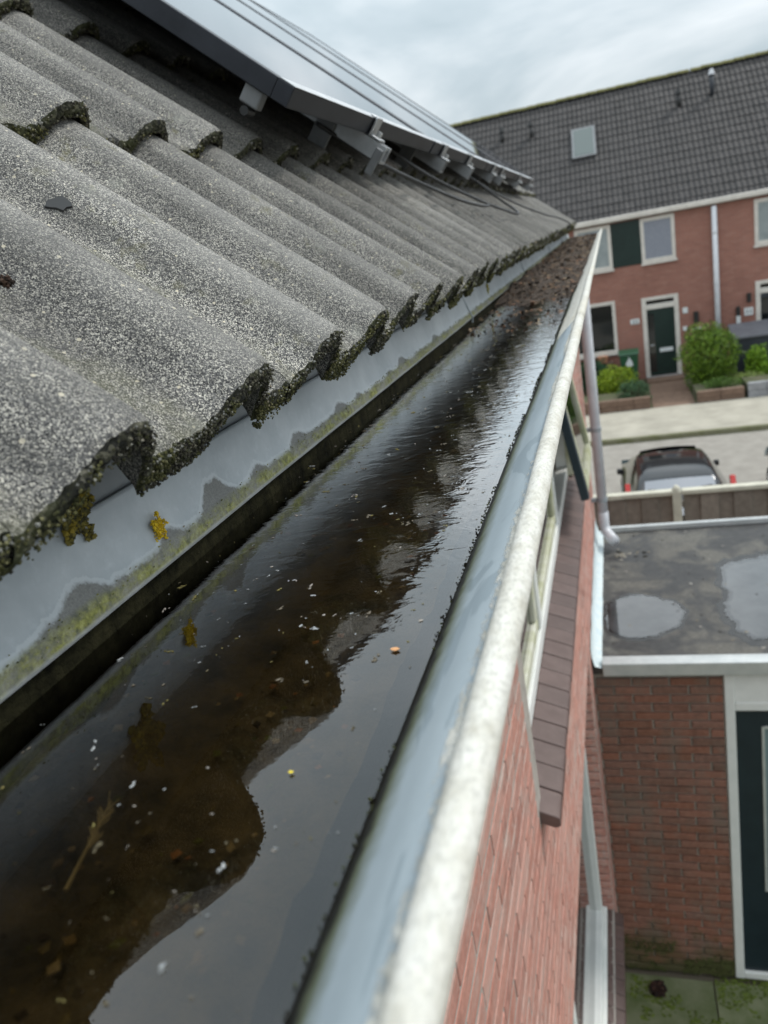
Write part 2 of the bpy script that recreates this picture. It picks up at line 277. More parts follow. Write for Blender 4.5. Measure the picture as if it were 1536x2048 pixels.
# ------------------------------------------------------------------ mesh helpers
class MB:
    def __init__(s): s.v, s.f, s.m, s.uv, s.c = [], [], [], [], []
    def face(s, pts, mi=0, uvs=None, col=None):
        b = len(s.v); s.v += [tuple(p) for p in pts]; s.f.append(tuple(range(b, b + len(pts)))); s.m.append(mi)
        if uvs: s.uv += uvs
        if col: s.c += [col] * len(pts)
    def add(s, vs, fs, mi=0, uvs=None, col=None):
        b = len(s.v); s.v += [tuple(p) for p in vs]; s.f += [tuple(b + i for i in f) for f in fs]; s.m += [mi] * len(fs)
        if uvs: s.uv += uvs
        if col: s.c += [col] * len(vs)
    def box(s, x0, x1, y0, y1, z0, z1, mi=0):
        s.add([(x, y, z) for z in (z0, z1) for y in (y0, y1) for x in (x0, x1)],
              [(0, 2, 3, 1), (4, 5, 7, 6), (0, 1, 5, 4), (2, 6, 7, 3), (0, 4, 6, 2), (1, 3, 7, 5)], mi); return s
    def prism(s, poly, y0, y1, axis='y', mi=0):
        n = len(poly); P = (lambda a, b, t: (a, t, b)) if axis == 'y' else ((lambda a, b, t: (t, a, b)) if axis == 'x' else (lambda a, b, t: (a, b, t)))
        s.add([P(a, b, y0) for a, b in poly] + [P(a, b, y1) for a, b in poly],
              [tuple(range(n)), tuple(range(2 * n - 1, n - 1, -1))] + [(i, i + n, (i + 1) % n + n, (i + 1) % n) for i in range(n)], mi); return s
    def strip(s, prof, ys, vs=None, mi=0):                     # sheet: profile (x,z) swept along the given y stations
        n = len(prof); s.add([(x, y, z) for y in ys for x, z in prof],
              [(j * n + i, j * n + i + 1, (j + 1) * n + i + 1, (j + 1) * n + i) for j in range(len(ys) - 1) for i in range(n - 1)], mi,
              [(y, q) for y in ys for q in vs] if vs else None); return s
    def tube(s, pts, r, n=10, mi=0, caps=True, r1=None):
        pts = [Vector(p) for p in pts]; b = len(s.v); k = len(pts)
        for i, p in enumerate(pts):
            d = (pts[min(i + 1, k - 1)] - pts[max(i - 1, 0)]).normalized(); a = d.cross(Vector((.3, .2, 1)) if abs(d.z) < .95 else Vector((1, 0, 0))).normalized(); c = d.cross(a)
            rr = r if r1 is None else r + (r1 - r) * i / (k - 1)
            for j in range(n): s.v.append(tuple(p + (a * math.cos(j * 2 * math.pi / n) + c * math.sin(j * 2 * math.pi / n)) * rr))
        for i in range(k - 1):
            for j in range(n): s.f.append((b + i * n + j, b + i * n + (j + 1) % n, b + (i + 1) * n + (j + 1) % n, b + (i + 1) * n + j)); s.m.append(mi)
        if caps: s.f += [tuple(b + j for j in range(n))[::-1], tuple(b + (k - 1) * n + j for j in range(n))]; s.m += [mi, mi]
        return s
    def blob(s, p, r, col=None, sq=(1, 1, 1)):                 # small uneven octahedron
        q = [Vector(d) * r * uni(.6, 1.3) for d in ((1, 0, 0), (-1, 0, 0), (0, 1, 0), (0, -1, 0), (0, 0, 1), (0, 0, -1))]
        R = Matrix.Rotation(uni(0, 6.28), 3, Vector((uni(-1, 1), uni(-1, 1), uni(-1, 1) + .01)).normalized())
        vs = []
        for a in q:
            a = R @ a; vs.append((p[0] + a.x * sq[0], p[1] + a.y * sq[1], p[2] + a.z * sq[2]))
        s.add(vs, [(0, 2, 4), (2, 1, 4), (1, 3, 4), (3, 0, 4), (2, 0, 5), (1, 2, 5), (3, 1, 5), (0, 3, 5)], 0, None, col)
    def mesh(s, name, mats, smooth=False):
        me = bpy.data.meshes.new(name); me.from_pydata(s.v, [], s.f)
        for m in (mats if isinstance(mats, (list, tuple)) else [mats]): me.materials.append(M[m])
        if any(s.m): me.polygons.foreach_set('material_index', s.m)
        if s.uv:
            ul = me.uv_layers.new(name='UVMap'); li = [0] * len(me.loops); me.loops.foreach_get('vertex_index', li)
            ul.data.foreach_set('uv', [k for i in li for k in s.uv[i]])
        if s.c:
            ca = me.color_attributes.new('Col', 'FLOAT_COLOR', 'POINT'); ca.data.foreach_set('color', [k for c in s.c for k in (c[0], c[1], c[2], 1.)])
        if smooth: me.polygons.foreach_set('use_smooth', [True] * len(me.polygons))
        me.update(); return me
    def obj(s, name, mats, parent=None, smooth=False):
        return link(name, s.mesh(name, mats, smooth), parent)
def link(name, me, parent=None):
    o = bpy.data.objects.new(name, me); COL.objects.link(o)
    if parent: o.parent = parent
    return o
def tag(o, label=None, cat=None, group=None, kind=None):
    for k, v in (('label', label), ('category', cat), ('group', group), ('kind', kind)):
        if v: o[k] = v
    return o
def thing(name, label, cat, loc=(0, 0, 0), group=None, rz=0):
    o = bpy.data.objects.new(name, None); COL.objects.link(o); o.location = loc; o.rotation_euler.z = rz; o.empty_display_size = .1
    return tag(o, label, cat, group)
def part(name, me_or_mb, mats, parent, smooth=False): return me_or_mb.obj(name, mats, parent, smooth)
def bevel(o, w=.004, seg=2):
    b = o.modifiers.new('bevel', 'BEVEL'); b.width = w; b.segments = seg; b.limit_method = 'ANGLE'; return o
def fr(x0, x1, n): return [x0 + (x1 - x0) * i / n for i in range(n + 1)]
Z = lambda r: H0 + r

# ================================================================== ground
def structure(name, mb, m): o = mb.obj(name, m); o['kind'] = 'structure'; return o
M['earth'] = mat('bare_earth_ground', (.10, .085, .06), (.16, .135, .10), .8, .95, .3, 20.)
M['road'] = mat('greige_road_paving', (.235, .212, .185), (.31, .285, .25), 3.5, .9, .5, 45., .006)
M['pave'] = mat('pale_concrete_pavement', (.30, .275, .225), (.43, .395, .325), 1.6, .9, .4, 40.)
M['kerb'] = mat('mossy_kerb', (.20, .19, .13), (.12, .125, .05), 3., .9, .4, 40.)
M['lawn'] = mat('garden_soil_and_grass', (.05, .065, .02), (.10, .09, .055), 2.2, .95, .6, 30.)
M['slab'] = mat('mossy_concrete_slab', (.095, .125, .040), (.21, .225, .13), 5., .9, .4, 60., rnda=.15)
structure('ground', MB().box(-150, 150, -60, 260, -.4, -.03), 'earth')
structure('road', MB().box(-60, 60, 9.9, 18.2, -.3, 0), 'road')
kb = structure('kerb', MB().box(-60, 60, 18.2, 18.34, -.3, .11), 'kerb')
structure('pavement', MB().box(-60, 60, 18.34, 20.95, -.3, .105), 'pave')
structure('front_garden_ground', MB().box(-60, 60, 20.95, 25.02, -.3, .06), 'lawn')
pt = structure('patio', MB().box(-.34, 4.5, -3, 9.9, -.3, -.02), 'earth')
slab_me = bevel(MB().box(0, .592, 0, .592, -.03, .012).obj('paving_slab', 'slab', pt), .006)
first = True
for i in range(7):
    for j in range(7):
        o = slab_me if first else slab_me.copy()
        if not first: COL.objects.link(o); o.parent = pt
        first = False; o.location = (-.29 + i * .6, .10 + j * .6 + (0), uni(-.004, .004)); o.rotation_euler = (uni(-.006, .006), uni(-.006, .006), 0)
# moss growing over the patio joints
mm = MB()
for k in range(7000):
    a = rnd()
    x = uni(-.25, 2.6); y = 4.33 - abs(random.gauss(0, .33)) if a < .65 else uni(2.6, 4.3)
    if noise.noise((x * 3.1, y * 3.1, 3)) + noise.noise((x * 9, y * 9, 8)) * .5 < -.02: continue
    g = uni(.6, 1.3); mm.blob((x, y, .012), uni(.006, .016), (.10 * g, .135 * g, .022 * g), (1, 1, .5))
tag(mm.obj('moss', 'moss'), 'bright green moss spread over the patio slabs', 'moss', kind='stuff')

# ================================================================== the near house
house = thing('terraced_house', 'near red brick house with concrete tiled roof above the gutter', 'house', (-.3, -3, 0))
house.location = (0, 0, 0)
XW = -.30; Y0, Y1 = -3.0, 6.6
WIN1 = (1.79, 4.75, 3.66, 4.80); WIN0 = (-1.2, 4.10, .80, 2.74)      # y0 y1 z0 z1 of the upper and the lower window opening
wall = MB()
def wallbox(y0, y1, z0, z1): wall.box(-.52, XW - .0022, y0, y1, z0, z1)
wallbox(Y0, WIN0[0], 0, WIN0[3]); wallbox(WIN0[1], Y1, 0, WIN0[3]); wallbox(WIN0[0], WIN0[1], 0, WIN0[2])
wallbox(Y0, Y1, WIN0[3], WIN1[2]); wallbox(Y0, WIN1[0], WIN1[2], WIN1[3]); wallbox(WIN1[1], Y1, WIN1[2], WIN1[3]); wallbox(Y0, Y1, WIN1[3], 4.95)
wl = wall.obj('wall', 'mortar', house)
BL, BH, PY, PZ = .208, .051, .220, .0625
def brick_mesh(nm, L_, D_, H_, m, mats):
    b = MB(); c = m or .004
    b.add([(0, 0, 0), (0, L_, 0), (0, L_, H_), (0, 0, H_), (D_ - c, 0, 0), (D_ - c, L_, 0), (D_ - c, L_, H_), (D_ - c, 0, H_), (D_, c, c), (D_, L_ - c, c), (D_, L_ - c, H_ - c), (D_, c, H_ - c)],
          [(8, 9, 10, 11), (4, 5, 9, 8), (5, 6, 10, 9), (6, 7, 11, 10), (7, 4, 8, 11), (0, 1, 5, 4), (1, 2, 6, 5), (2, 3, 7, 6), (3, 0, 4, 7)])
    return b
bme = brick_mesh('brick', .2145, .028, BH, .0018, None).mesh('brick', 'brick'); hme = brick_mesh('brick', .098, .028, BH, .0018, None).mesh('brick_half', 'brick')
spots = []
for r in range(int(4.93 / PZ)):
    z = r * PZ + .006
    off = 0 if r % 2 else PY / 2
    y = -.6 - off
    while y < Y1 - .02:
        L_ = BL
        a, b = y, y + BL
        def hit(W): return b > W[0] and a < W[1] and z + BH > W[2] and z < W[3]
        ok = True; half = None
        for W in (WIN0, WIN1):
            if hit(W):
                ok = False
                if W[0] - a > .098: half = a
                elif b - W[1] > .098: half = b - .098
        if b > Y1: ok = False; half = a if Y1 - a > .1 else None
        if ok: spots.append((y, z, 0))
        elif half is not None: spots.append((half, z, 1))
        y += PY
cz = lambda y, z: math.hypot(max(y, .0), H0 - z)
def seen(y, z):                                             # the band of wall below the gutter that can be looked at from above it
    d = H0 - z; return 0 if .9 < d < 2.7 and y > d * .62 else 1
spots.sort(key=lambda s: (seen(s[0], s[1]), cz(s[0], s[1])))
rest = MB()
for k, (y, z, hf) in enumerate(spots):
    x = XW - .028 + uni(-.0012, .0012)
    if k < 300:
        o = link('brick', hme if hf else bme, wl); o.location = (x, y, z); o.rotation_euler = (uni(-.004, .004), uni(-.006, .006), uni(-.002, .002))
    else:
        b = brick_mesh('', .098 if hf else .2145, .028, BH, None, None); rest.add([(a + x, c + y, d + z) for a, c, d in b.v], b.f)
rb = rest.obj('remaining_brickwork', 'brick', wl); rb['kind'] = 'stuff'

# ---- upper window
def ring(mb, x0, x1, y0, y1, z0, z1, t):
    mb.box(x0, x1, y0, y1, z0, z0 + t); mb.box(x0, x1, y0, y1, z1 - t, z1); mb.box(x0, x1, y0, y0 + t, z0 + t, z1 - t); mb.box(x0, x1, y1 - t, y1, z0 + t, z1 - t); return mb
w1 = MB(); ring(w1, -.420, -.352, 1.80, 4.74, 3.69, 4.79, .065)
for y in (2.62, 3.72): w1.box(-.418, -.354, y, y + .06, 3.755, 4.725)
w1o = bevel(w1.obj('window', 'white', house), .006)
for (a, b) in ((1.872, 2.613), (2.687, 3.713)):
    bevel(ring(MB(), -.405, -.362, a, b, 3.762, 4.718, .05).obj('sash', 'cream', w1o), .008)
    MB().box(-.388, -.380, a + .04, b - .04, 3.81, 4.67).obj('pane', 'glass', w1o)
sf = MB(); sf.box(-.02, .0225, 3.795, 3.86, -.885, 0)
sfo = MB(); ring(sfo, -.018, .020, 3.862, 4.665, -.87, -.005, .055)
so_ = bevel(sf.obj('sash', 'sash', w1o), .006); so_.location = (-.352, 0, 4.71); so_.rotation_euler.y = math.radians(-9)
pn = MB().box(-.004, .004, 3.90, 4.61, -.83, -.05).obj('pane', 'glass', w1o); pn.location = so_.location; pn.rotation_euler = so_.rotation_euler
sc_ = sfo.obj('sash_face', 'cream', w1o); sc_.location = so_.location; sc_.rotation_euler = so_.rotation_euler
cj = MB().box(-.352, -.318, 4.66, 4.735, 3.70, 4.78).obj('jamb_batten', 'cream', w1o)
def sills(y0, y1, zt, n):
    sl = MB(); d = (y1 - y0) / n; st = None
    poly = [(-.352, zt + .014), (-.350, zt - .03), (-.262, zt - .062), (-.247, zt - .056), (-.247, zt - .028), (-.256, zt - .022)]
    me = None
    for i in range(n):
        if me is None: st = bevel(MB().prism([(a, b - zt) for a, b in poly], 0, d - .004).obj('sill_tile', 'silltile', house), .004); me = st.data; o = st
        else: o = st.copy(); COL.objects.link(o)
        o.location = (uni(-.001, .001), y0 + i * d, zt + uni(-.0012, .0012))
sills(1.73, 4.82, 3.685, 30)
# ---- lower window
w0 = MB(); ring(w0, -.440, -.372, -1.19, 4.06, .83, 2.72, .07); w0.box(-.372, -.345, -1.19, 4.06, .83, .872)
for y in (.6, 2.3): w0.box(-.438, -.374, y, y + .07, .90, 2.65)
w0o = bevel(w0.obj('window', 'white', house), .006)
for (a, b) in ((-1.12, .6), (.67, 2.3), (2.37, 3.99)): MB().box(-.42, -.412, a, b, .9, 2.65).obj('pane', 'glass', w0o)
sills(.9, 4.10, .80, 32)
rv = MB(); b_ = brick_mesh('', .098, .020, BH, 0, 0); rv.add([(-y, -x, z) for x, y, z in b_.v], b_.f); rvm = rv.mesh('brick', 'brick')
for r in range(31):
    for j, xx in enumerate((XW - .004, XW - .112)): o = link('brick', rvm, wl); o.location = (xx - (.03 if r % 2 and j else 0), 4.105 + uni(-.002, .002), .812 + r * PZ)

# ---- roof deck and tiles
TH = math.radians(42); CS, SN = math.cos(TH), math.sin(TH)
EX, EZ = -.2210, -.0550                                      # crest of the eaves tips (rel)
def onroof(s, w): return (EX - s * CS + w * SN, Z(EZ + s * SN + w * CS))
WD = -.085
a0, a1 = onroof(.19, WD), onroof(4.9, WD); b1, b0 = onroof(4.9, WD - .05), onroof(.19, WD - .05)
roof = MB().prism([a0, a1, b1, b0], Y0, Y1 - .02).obj('roof', 'deck', house)
bk = MB().prism([onroof(4.9, WD), (onroof(4.9, WD)[0] - 3.5, Z(EZ + .3)), (onroof(4.9, WD)[0] - 3.5, Z(EZ + .2)), onroof(4.9, WD - .1)], Y0, Y1 - .02).obj('rear_roof_slope', 'deck', house)
gb = MB().prism([(-.52, 4.95), (-.52, 0), (-7, 0), (-7, 4.95), onroof(4.85, WD - .06)], Y1 - .25, Y1 - .03).obj('gable_wall', 'farbrick', house)
PITCH = .1537; TW = 2 * PITCH; RH = .033; TL = .44; TLT = math.radians(3.6)
def prof(u):                                                  # u from 0 to TW; crests at PITCH*.5 and PITCH*1.5
    q = (u / PITCH) % 1.0; x = (q - .5) * PITCH                # x = 0 on the crest: steep far flank, dished pan, rounded near flank
    if x > .027: x -= PITCH
    P_ = [(-.1267, .0), (-.110, .0), (-.088, .012), (-.070, .030), (-.060, .085), (-.052, .22), (-.043, .46), (-.032, .73), (-.021, .90), (-.011, .97), (0, 1), (.010, .93), (.018, .70), (.0235, .33), (.027, 0)]
    for (a, p), (b, q_) in zip(P_, P_[1:]):
        if x <= b: return RH * (p + (q_ - p) * max(0., (x - a) / (b - a)))
    return 0.
def tile_mesh(nu, vst, seed, rough):
    mb = MB(); us = [TW * (i / nu) for i in range(nu + 1)]; g = .0005
    def n3(a, b, c, f, s): return noise.noise(((a) * f + seed * 17.3, b * f + s, c * f)) * rough
    th = lambda u, v: (.013 + (.0085 + .004 * noise.noise((u * 40 + seed * 5, 2.2, 0)) * rough) * max(0, 1 - v / .018)) * (1 - .30 * prof(u) / RH)
    top, bot = [], []
    for v in vst:
        for u in us:
            uu = min(max(u, g), TW - g); e = max(0, 1 - v / .012)
            w_ = prof(u) + e * (n3(u, v, 0, 110, 1) * .0022 - .0022 * e)
            vv = v + e * (n3(u, 0, 0, 60, 4) * .003 + n3(u, 0, 0, 240, 7) * .0016)
            top.append((-vv, uu, w_)); bot.append((-vv, uu, w_ - th(u, v)))
    n = nu + 1; nv = len(vst)
    # x axis of the tile runs down the slope; lower end at x = 0
    mb.add(top, [(j * n + i, j * n + i + 1, (j + 1) * n + i + 1, (j + 1) * n + i) for j in range(nv - 1) for i in range(nu)])
    mb.add([(x, y, z) for x, y, z in bot], [(j * n + i + 1, j * n + i, (j + 1) * n + i, (j + 1) * n + i + 1) for j in range(nv - 1) for i in range(nu)])
    ne = 5 if rough else 1; ev = []
    for k in range(ne + 1):
        f = k / ne
        for i in range(n):
            a, b = Vector(top[i]), Vector(bot[i]); p = a.lerp(b, f); bl = math.sin(math.pi * f)
            p.x += bl * (.0022 + n3(us[i], f * .02, 0, 130, 11) * .0045 + n3(us[i], f * .02, 3, 420, 5) * .002) * (1 if rough else 0)
            if k == ne: p.z -= max(0, n3(us[i], 0, 0, 70, 21)) * .004 + max(0, n3(us[i], 0, 0, 260, 22)) * .002
            ev.append(tuple(p))
    mb.add(ev, [(k * n + i + 1, k * n + i, (k + 1) * n + i, (k + 1) * n + i + 1) for k in range(ne) for i in range(nu)], 1)
    for i in (0, nu):
        k = [top[j * n + i] for j in range(nv)] + [bot[j * n + i] for j in range(nv - 1, -1, -1)]; mb.add(k, [tuple(range(len(k)))], 0)
    return mb.mesh('roof_tile', ['tile', 'crust'], True)
VH = [0, .0015, .003, .005, .008, .012, .018, .03, .06, .12, .2, .32, TL]; VLo = [0, .004, .012, .04, TL]
hi = [tile_mesh(124, VH, k, 1.) for k in range(5)]; mid = [tile_mesh(62, VLo, 20 + k, 1.) for k in range(3)]; lo = [tile_mesh(38, VLo, 40 + k, 1.) for k in range(3)]
COURSE = [0, .375, .70] + [.70 + .32 * k for k in range(1, 6)]
YT0 = .317 - PITCH * .5 - 4 * TW                              # crest of one roll at y = .317
ncol = int((Y1 + .02 - YT0) / TW)
tile_frames = []
for r, s in enumerate(COURSE):
    for c in range(ncol):
        y = YT0 + c * TW; yc = y + TW / 2
        if r > 3 and yc < 0: pass
        d = math.hypot(yc, s + .1)
        me = random.choice(hi if (d < 1.25 and yc > -.25 and r < 4) else (mid if d < 2.2 and r < 4 else lo))
        o = link('roof_tile', me, roof)
        x, z = onroof(s + uni(-.004, .004), -RH + uni(-.001, .0015))
        mtx = Matrix.Translation((x, y + uni(-.0004, .0004), z)) @ Matrix.Rotation(TH - TLT, 4, 'Y') @ Matrix.Rotation(uni(-.004, .004), 4, 'Z')
        o.matrix_local = mtx; tile_frames.append((r, c, yc, mtx))
# moss and lichen crust grown on the lower tile ends
ms = MB(); side = MB()
for r, c, yc, mtx in tile_frames:
    if r > 3 or yc < -.35: continue
    d = math.hypot(max(yc, .1), .25 + COURSE[r]); n = int((6500 if r == 0 else 3200) * min(1., (.55 / d)) ** 1.5)
    if d > 3.2 and r > 1: continue
    sz = max(.0009, .00135 * d) 
    for k in range(n):
        u = uni(.002, TW - .002); f = rnd() ** .75; tp = prof(u); pan = 1 - min(1, tp / (RH * .55))
        if rnd() > .35 + .65 * pan and f < .8: continue
        w_ = tp - .001 - f * (.016 + .007 * pan); ns = noise.noise((u * 28 + c * 3.1, w_ * 30 + r, 5.5)) + .35 * noise.noise((u * 130 + c, w_ * 120, 1.5))
        if f > .85: w_ -= max(0, ns) * .005 * pan
        bare = noise.noise((u * 11 + c * 7.7, r * 4.4, 2.2)) + .4 * noise.noise((c * 3.3, r * 2.2, 9))
        if bare < -.12 and rnd() < .8 and r < 3: continue
        if bare > .25 and f > .3: w_ -= .004 * pan
        col = random.choice([(.022, .020, .016), (.045, .042, .031), (.080, .074, .052), (.060, .060, .028), (.12, .112, .08)])
        if ns + (pan - .5) * .6 > .02: col = random.choice([(.085, .082, .028), (.125, .118, .045), (.055, .056, .020), (.165, .155, .075), (.036, .037, .015)])
        if rnd() < .055: col = random.choice([(.34, .32, .26), (.25, .21, .15), (.45, .43, .36)])
        if f < .12 and rnd() < .5: col = (.20, .195, .175)
        p = mtx @ Vector((uni(.000, .0042) + max(0, ns) * .003, u, w_)); ms.blob(p, sz * uni(.7, 1.5), col)
    if d < 2.6:                                              # algae line along the side joint and foot of the rolls
        for k in range(int(140 / max(.6, d))):
            v = uni(.01, .33); j = random.choice([0.012, .012, PITCH + .012]) + .0
            if noise.noise((v * 22 + c * 5, r * 3.3 + j * 9, 7)) < .12: continue
            u = j + random.gauss(0, .0025); g = uni(.7, 1.3); p = mtx @ Vector((-v, u, prof(u))); ms.blob(p, sz * uni(.4, .8), (.10 * g, .098 * g, .030 * g), (1, 1, .5))
tag(ms.obj('moss_and_lichen', 'moss'), 'dark green moss and lichen crusted on the roof tile ends', 'moss', kind='stuff')

# ================================================================== gutter
gut = thing('roof_gutter', 'long zinc roof gutter full of dark water with a cream painted rim', 'gutter', (-.2, 0, 0))
gut.location = (0, 0, 0)
GY0, GY1 = -1.3, 6.62
YS = fr(GY0, 2.0, 330) + fr(2.0, GY1, 120)[1:]
def wob(y): return .0011 * noise.noise((y * 2.3, 0, 0)) + .0005 * noise.noise((y * 11, 3, 0))
def sweep(prof_, ys, vs=None, amp=1.):
    mb = MB(); mb.strip(prof_, ys, vs); mb.v = [(x + wob(y) * amp, y, Z(z + wob(y + 40) * amp * .6)) for x, y, z in mb.v]; return mb
ft = [(-.3092, -.160), (-.3092, -.1148), (-.3082, -.1130), (-.3068, -.1136), (-.3058, -.1160), (-.3040, -.128), (-.3012, -.145), (-.2992, -.1535), (-.2972, -.1575), (-.2958, -.1625), (-.2952, -.1685), (-.2956, -.1712), (-.2972, -.1716), (-.300, -.1700)]
fv = [-.01] * 3 + [.0575, .0545, .042, .0262, .018, .0138, .009, .003, .0005, 0, 0]
sweep(ft, YS, [.06, .059, .0585] + fv[3:]).obj('back_flashing', 'flash', gut, True)
up_ = [(-.3110, -.165), (-.3112, -.110), (-.3128, -.080), (-.3148, -.046)]
M['zincold'] = mat('dull_older_zinc', (.19, .205, .215), (.27, .285, .295), 14., .6, .2, 70., metal=.15)
sweep(up_, YS).obj('upper_flashing', 'zincold', gut, True)
trough = [(-.3010, -.160), (-.3004, -.175), (-.3000, -.225), (-.296, -.238), (-.14, -.238), (-.128, -.234), (-.0975, -.1875), (-.0965, -.1862), (-.0990, -.190), (-.131, -.239), (-.14, -.242), (-.30, -.242)]
sweep(trough, fr(GY0, GY1, 200)).obj('trough', 'troughin', gut, True)
def rim_prof(o=0.):
    bx_, bz_, br = -.0508 + o * .5, -.148 + o, .0066 + o * .3
    P = [(-.1060, -.1965), (-.0985, -.1883), (-.0955, -.1850), (-.0865, -.1757), (-.0745, -.1640), (-.0608, -.1516)]; V = [-.2, 0, .10, .35, .65, .97]
    P = [(x, z + o) for x, z in P]
    n = 18; a = math.radians(205)
    for i in range(n + 1): t_ = a - math.radians(320) * i / n; P.append((bx_ + br * math.cos(t_), bz_ + br * math.sin(t_))); V.append(1.0 + i / n)
    P += [(-.0655 + o, -.1580), (-.0975, -.1900)]; V += [2.1, 2.2]
    return P, V
P, V = rim_prof(); sweep(P, fr(GY0, 1.27, 260), V).obj('front_rim', 'rim', gut, True)
P, V = rim_prof(.0004); sweep(P, fr(1.235, GY1, 200), V).obj('front_rim', 'rimfar', gut, True)
ec = MB().prism([(-.302, Z(-.238)), (-.135, Z(-.238)), (-.062, Z(-.150)), (-.296, Z(-.165))], GY1 - .004, GY1 + .003).obj('end_cap', 'zincdark', gut)
sb = MB().box(-.33, -.16, GY0, GY1 - .04, Z(-.30), Z(-.2455)).obj('soffit_board', 'white', gut)
st_ = MB().tube([(-.3085, 1.672, Z(-.100)), (-.3048, 1.676, Z(-.125)), (-.2990, 1.69, Z(-.150)), (-.2935, 1.70, Z(-.168)), (-.2955, 1.702, Z(-.180))], .0022, 6).obj('wire_clip', 'zincdark', gut)
for yb in (2.9, 4.3, 5.6): MB().tube([(-.3085, yb, Z(-.10)), (-.3035, yb + .004, Z(-.13)), (-.2940, yb + .012, Z(-.168)), (-.2960, yb + .012, Z(-.182))], .0022, 6).obj('wire_clip', 'zincdark', gut)

# sediment, water, litter
WZ = -.186
sg = MB(); xs = fr(-.2990, -.126, 40); ysg = fr(GY0, 2.2, 420)
sg.add([(x, y, Z(-.214 + .012 * noise.noise((x * 14, y * 9, 0)) + .005 * noise.noise((x * 55, y * 45, 2)) + .0022 * noise.noise((x * 190, y * 170, 5)) - .010 * max(0, (x + .15) / .05))) for y in ysg for x in xs],
       [(j * 41 + i, j * 41 + i + 1, (j + 1) * 41 + i + 1, (j + 1) * 41 + i) for j in range(420) for i in range(40)])
tag(sg.obj('sediment', 'sludge', None, True), 'brown sediment on the gutter bottom under the water', 'sediment', kind='stuff')
sk = MB()
for k in range(1500):
    y = -.1 + rnd() ** 1.2 * 1.9; x = uni(-.285, -.125)
    if noise.noise((x * 12, y * 8, 14)) < -.1: continue
    g = uni(.6, 1.4); sk.blob((x, y, Z(-.2085 + .012 * noise.noise((x * 14, y * 9, 0)))), uni(.0006, .0022) * (1 + .5 * y), tuple(v * g for v in random.choice([(.16, .11, .05), (.10, .075, .03), (.20, .15, .08), (.09, .09, .025), (.05, .035, .02), (.22, .10, .04)])), (1.4, 1.4, .5))
tag(sk.obj('sunken_bits', 'moss'), 'small brown bits lying on the gutter sediment under water', 'debris', kind='stuff')
wm = MB(); wm.add([(-.3088, GY0, Z(WZ)), (-.0968, GY0, Z(WZ)), (-.0968, 2.6, Z(WZ)), (-.3088, 2.6, Z(WZ))], [(0, 1, 2, 3)])
wo = wm.obj('water', 'water'); wo['kind'] = 'structure'
lit = MB(); xs = fr(-.3015, -.066, 30); yl = fr(1.52, GY1 - .005, 300)
def litz(x, y):
    t_ = min(1, max(0, (y - 1.50) / 1.0)); t_ = t_ * t_ * (3 - 2 * t_); e = min(1, (x + .3015) / .02, (-.0655 - x) / .03)
    z = -.203 + t_ * .036 + .010 * noise.noise((x * 26, y * 14, 9)) + .006 * noise.noise((x * 80, y * 60, 4)) + (.012 * noise.noise((y * 3.2, 6, 1)) if y > 1.8 else 0)
    return min(z, -.1575 + max(0, y - 4.5) * .012 + .004 * noise.noise((x * 50, y * 40, 2))) - (1 - max(0, e)) * .006
def xfront(z): return -.0985 + (z + .186) * (1. if z > -.186 else .64) - .0015
lit.add([(min(max(x, -.2995), xfront(litz(x, y))), y, Z(litz(x, y))) for y in yl for x in xs], [(j * 31 + i, j * 31 + i + 1, (j + 1) * 31 + i + 1, (j + 1) * 31 + i) for j in range(300) for i in range(30)])
tag(lit.obj('leaf_mould', 'soil', None, True), 'brown leaf mould silting up the far half of the gutter', 'leaf mould', kind='stuff')
lb = MB()
for k in range(5200):
    y = 1.50 + (rnd() ** 1.4) * 5.05; x = uni(-.295, -.075); z = Z(max(litz(x, y), WZ if rnd() < .25 else -1)) + .001; r = uni(.002, .006) * (1 + .25 * y)
    if z < Z(WZ) - .004 or x + r * .7 > xfront(z - H0): continue
    a = uni(0, 6.28); t_ = uni(-.7, .7); e1 = Vector((math.cos(a), math.sin(a), t_ * .6)) * r; e2 = Vector((-math.sin(a), math.cos(a), uni(-.6, .6))) * r * uni(.12, .7)
    col = random.choice([(.05, .032, .020), (.085, .055, .034), (.13, .082, .05), (.19, .125, .078), (.03, .022, .016), (.18, .095, .055), (.22, .165, .11), (.02, .016, .012)])
    p = Vector((x, y, z)); lb.face([p - e1, p + e2, p + e1, p - e2 + Vector((0, 0, r * .15))], 0, None, col)
tag(lb.obj('leaf_litter', 'moss'), 'small dead leaf and twig bits lying in the far gutter', 'leaf litter', kind='stuff')
db = MB()
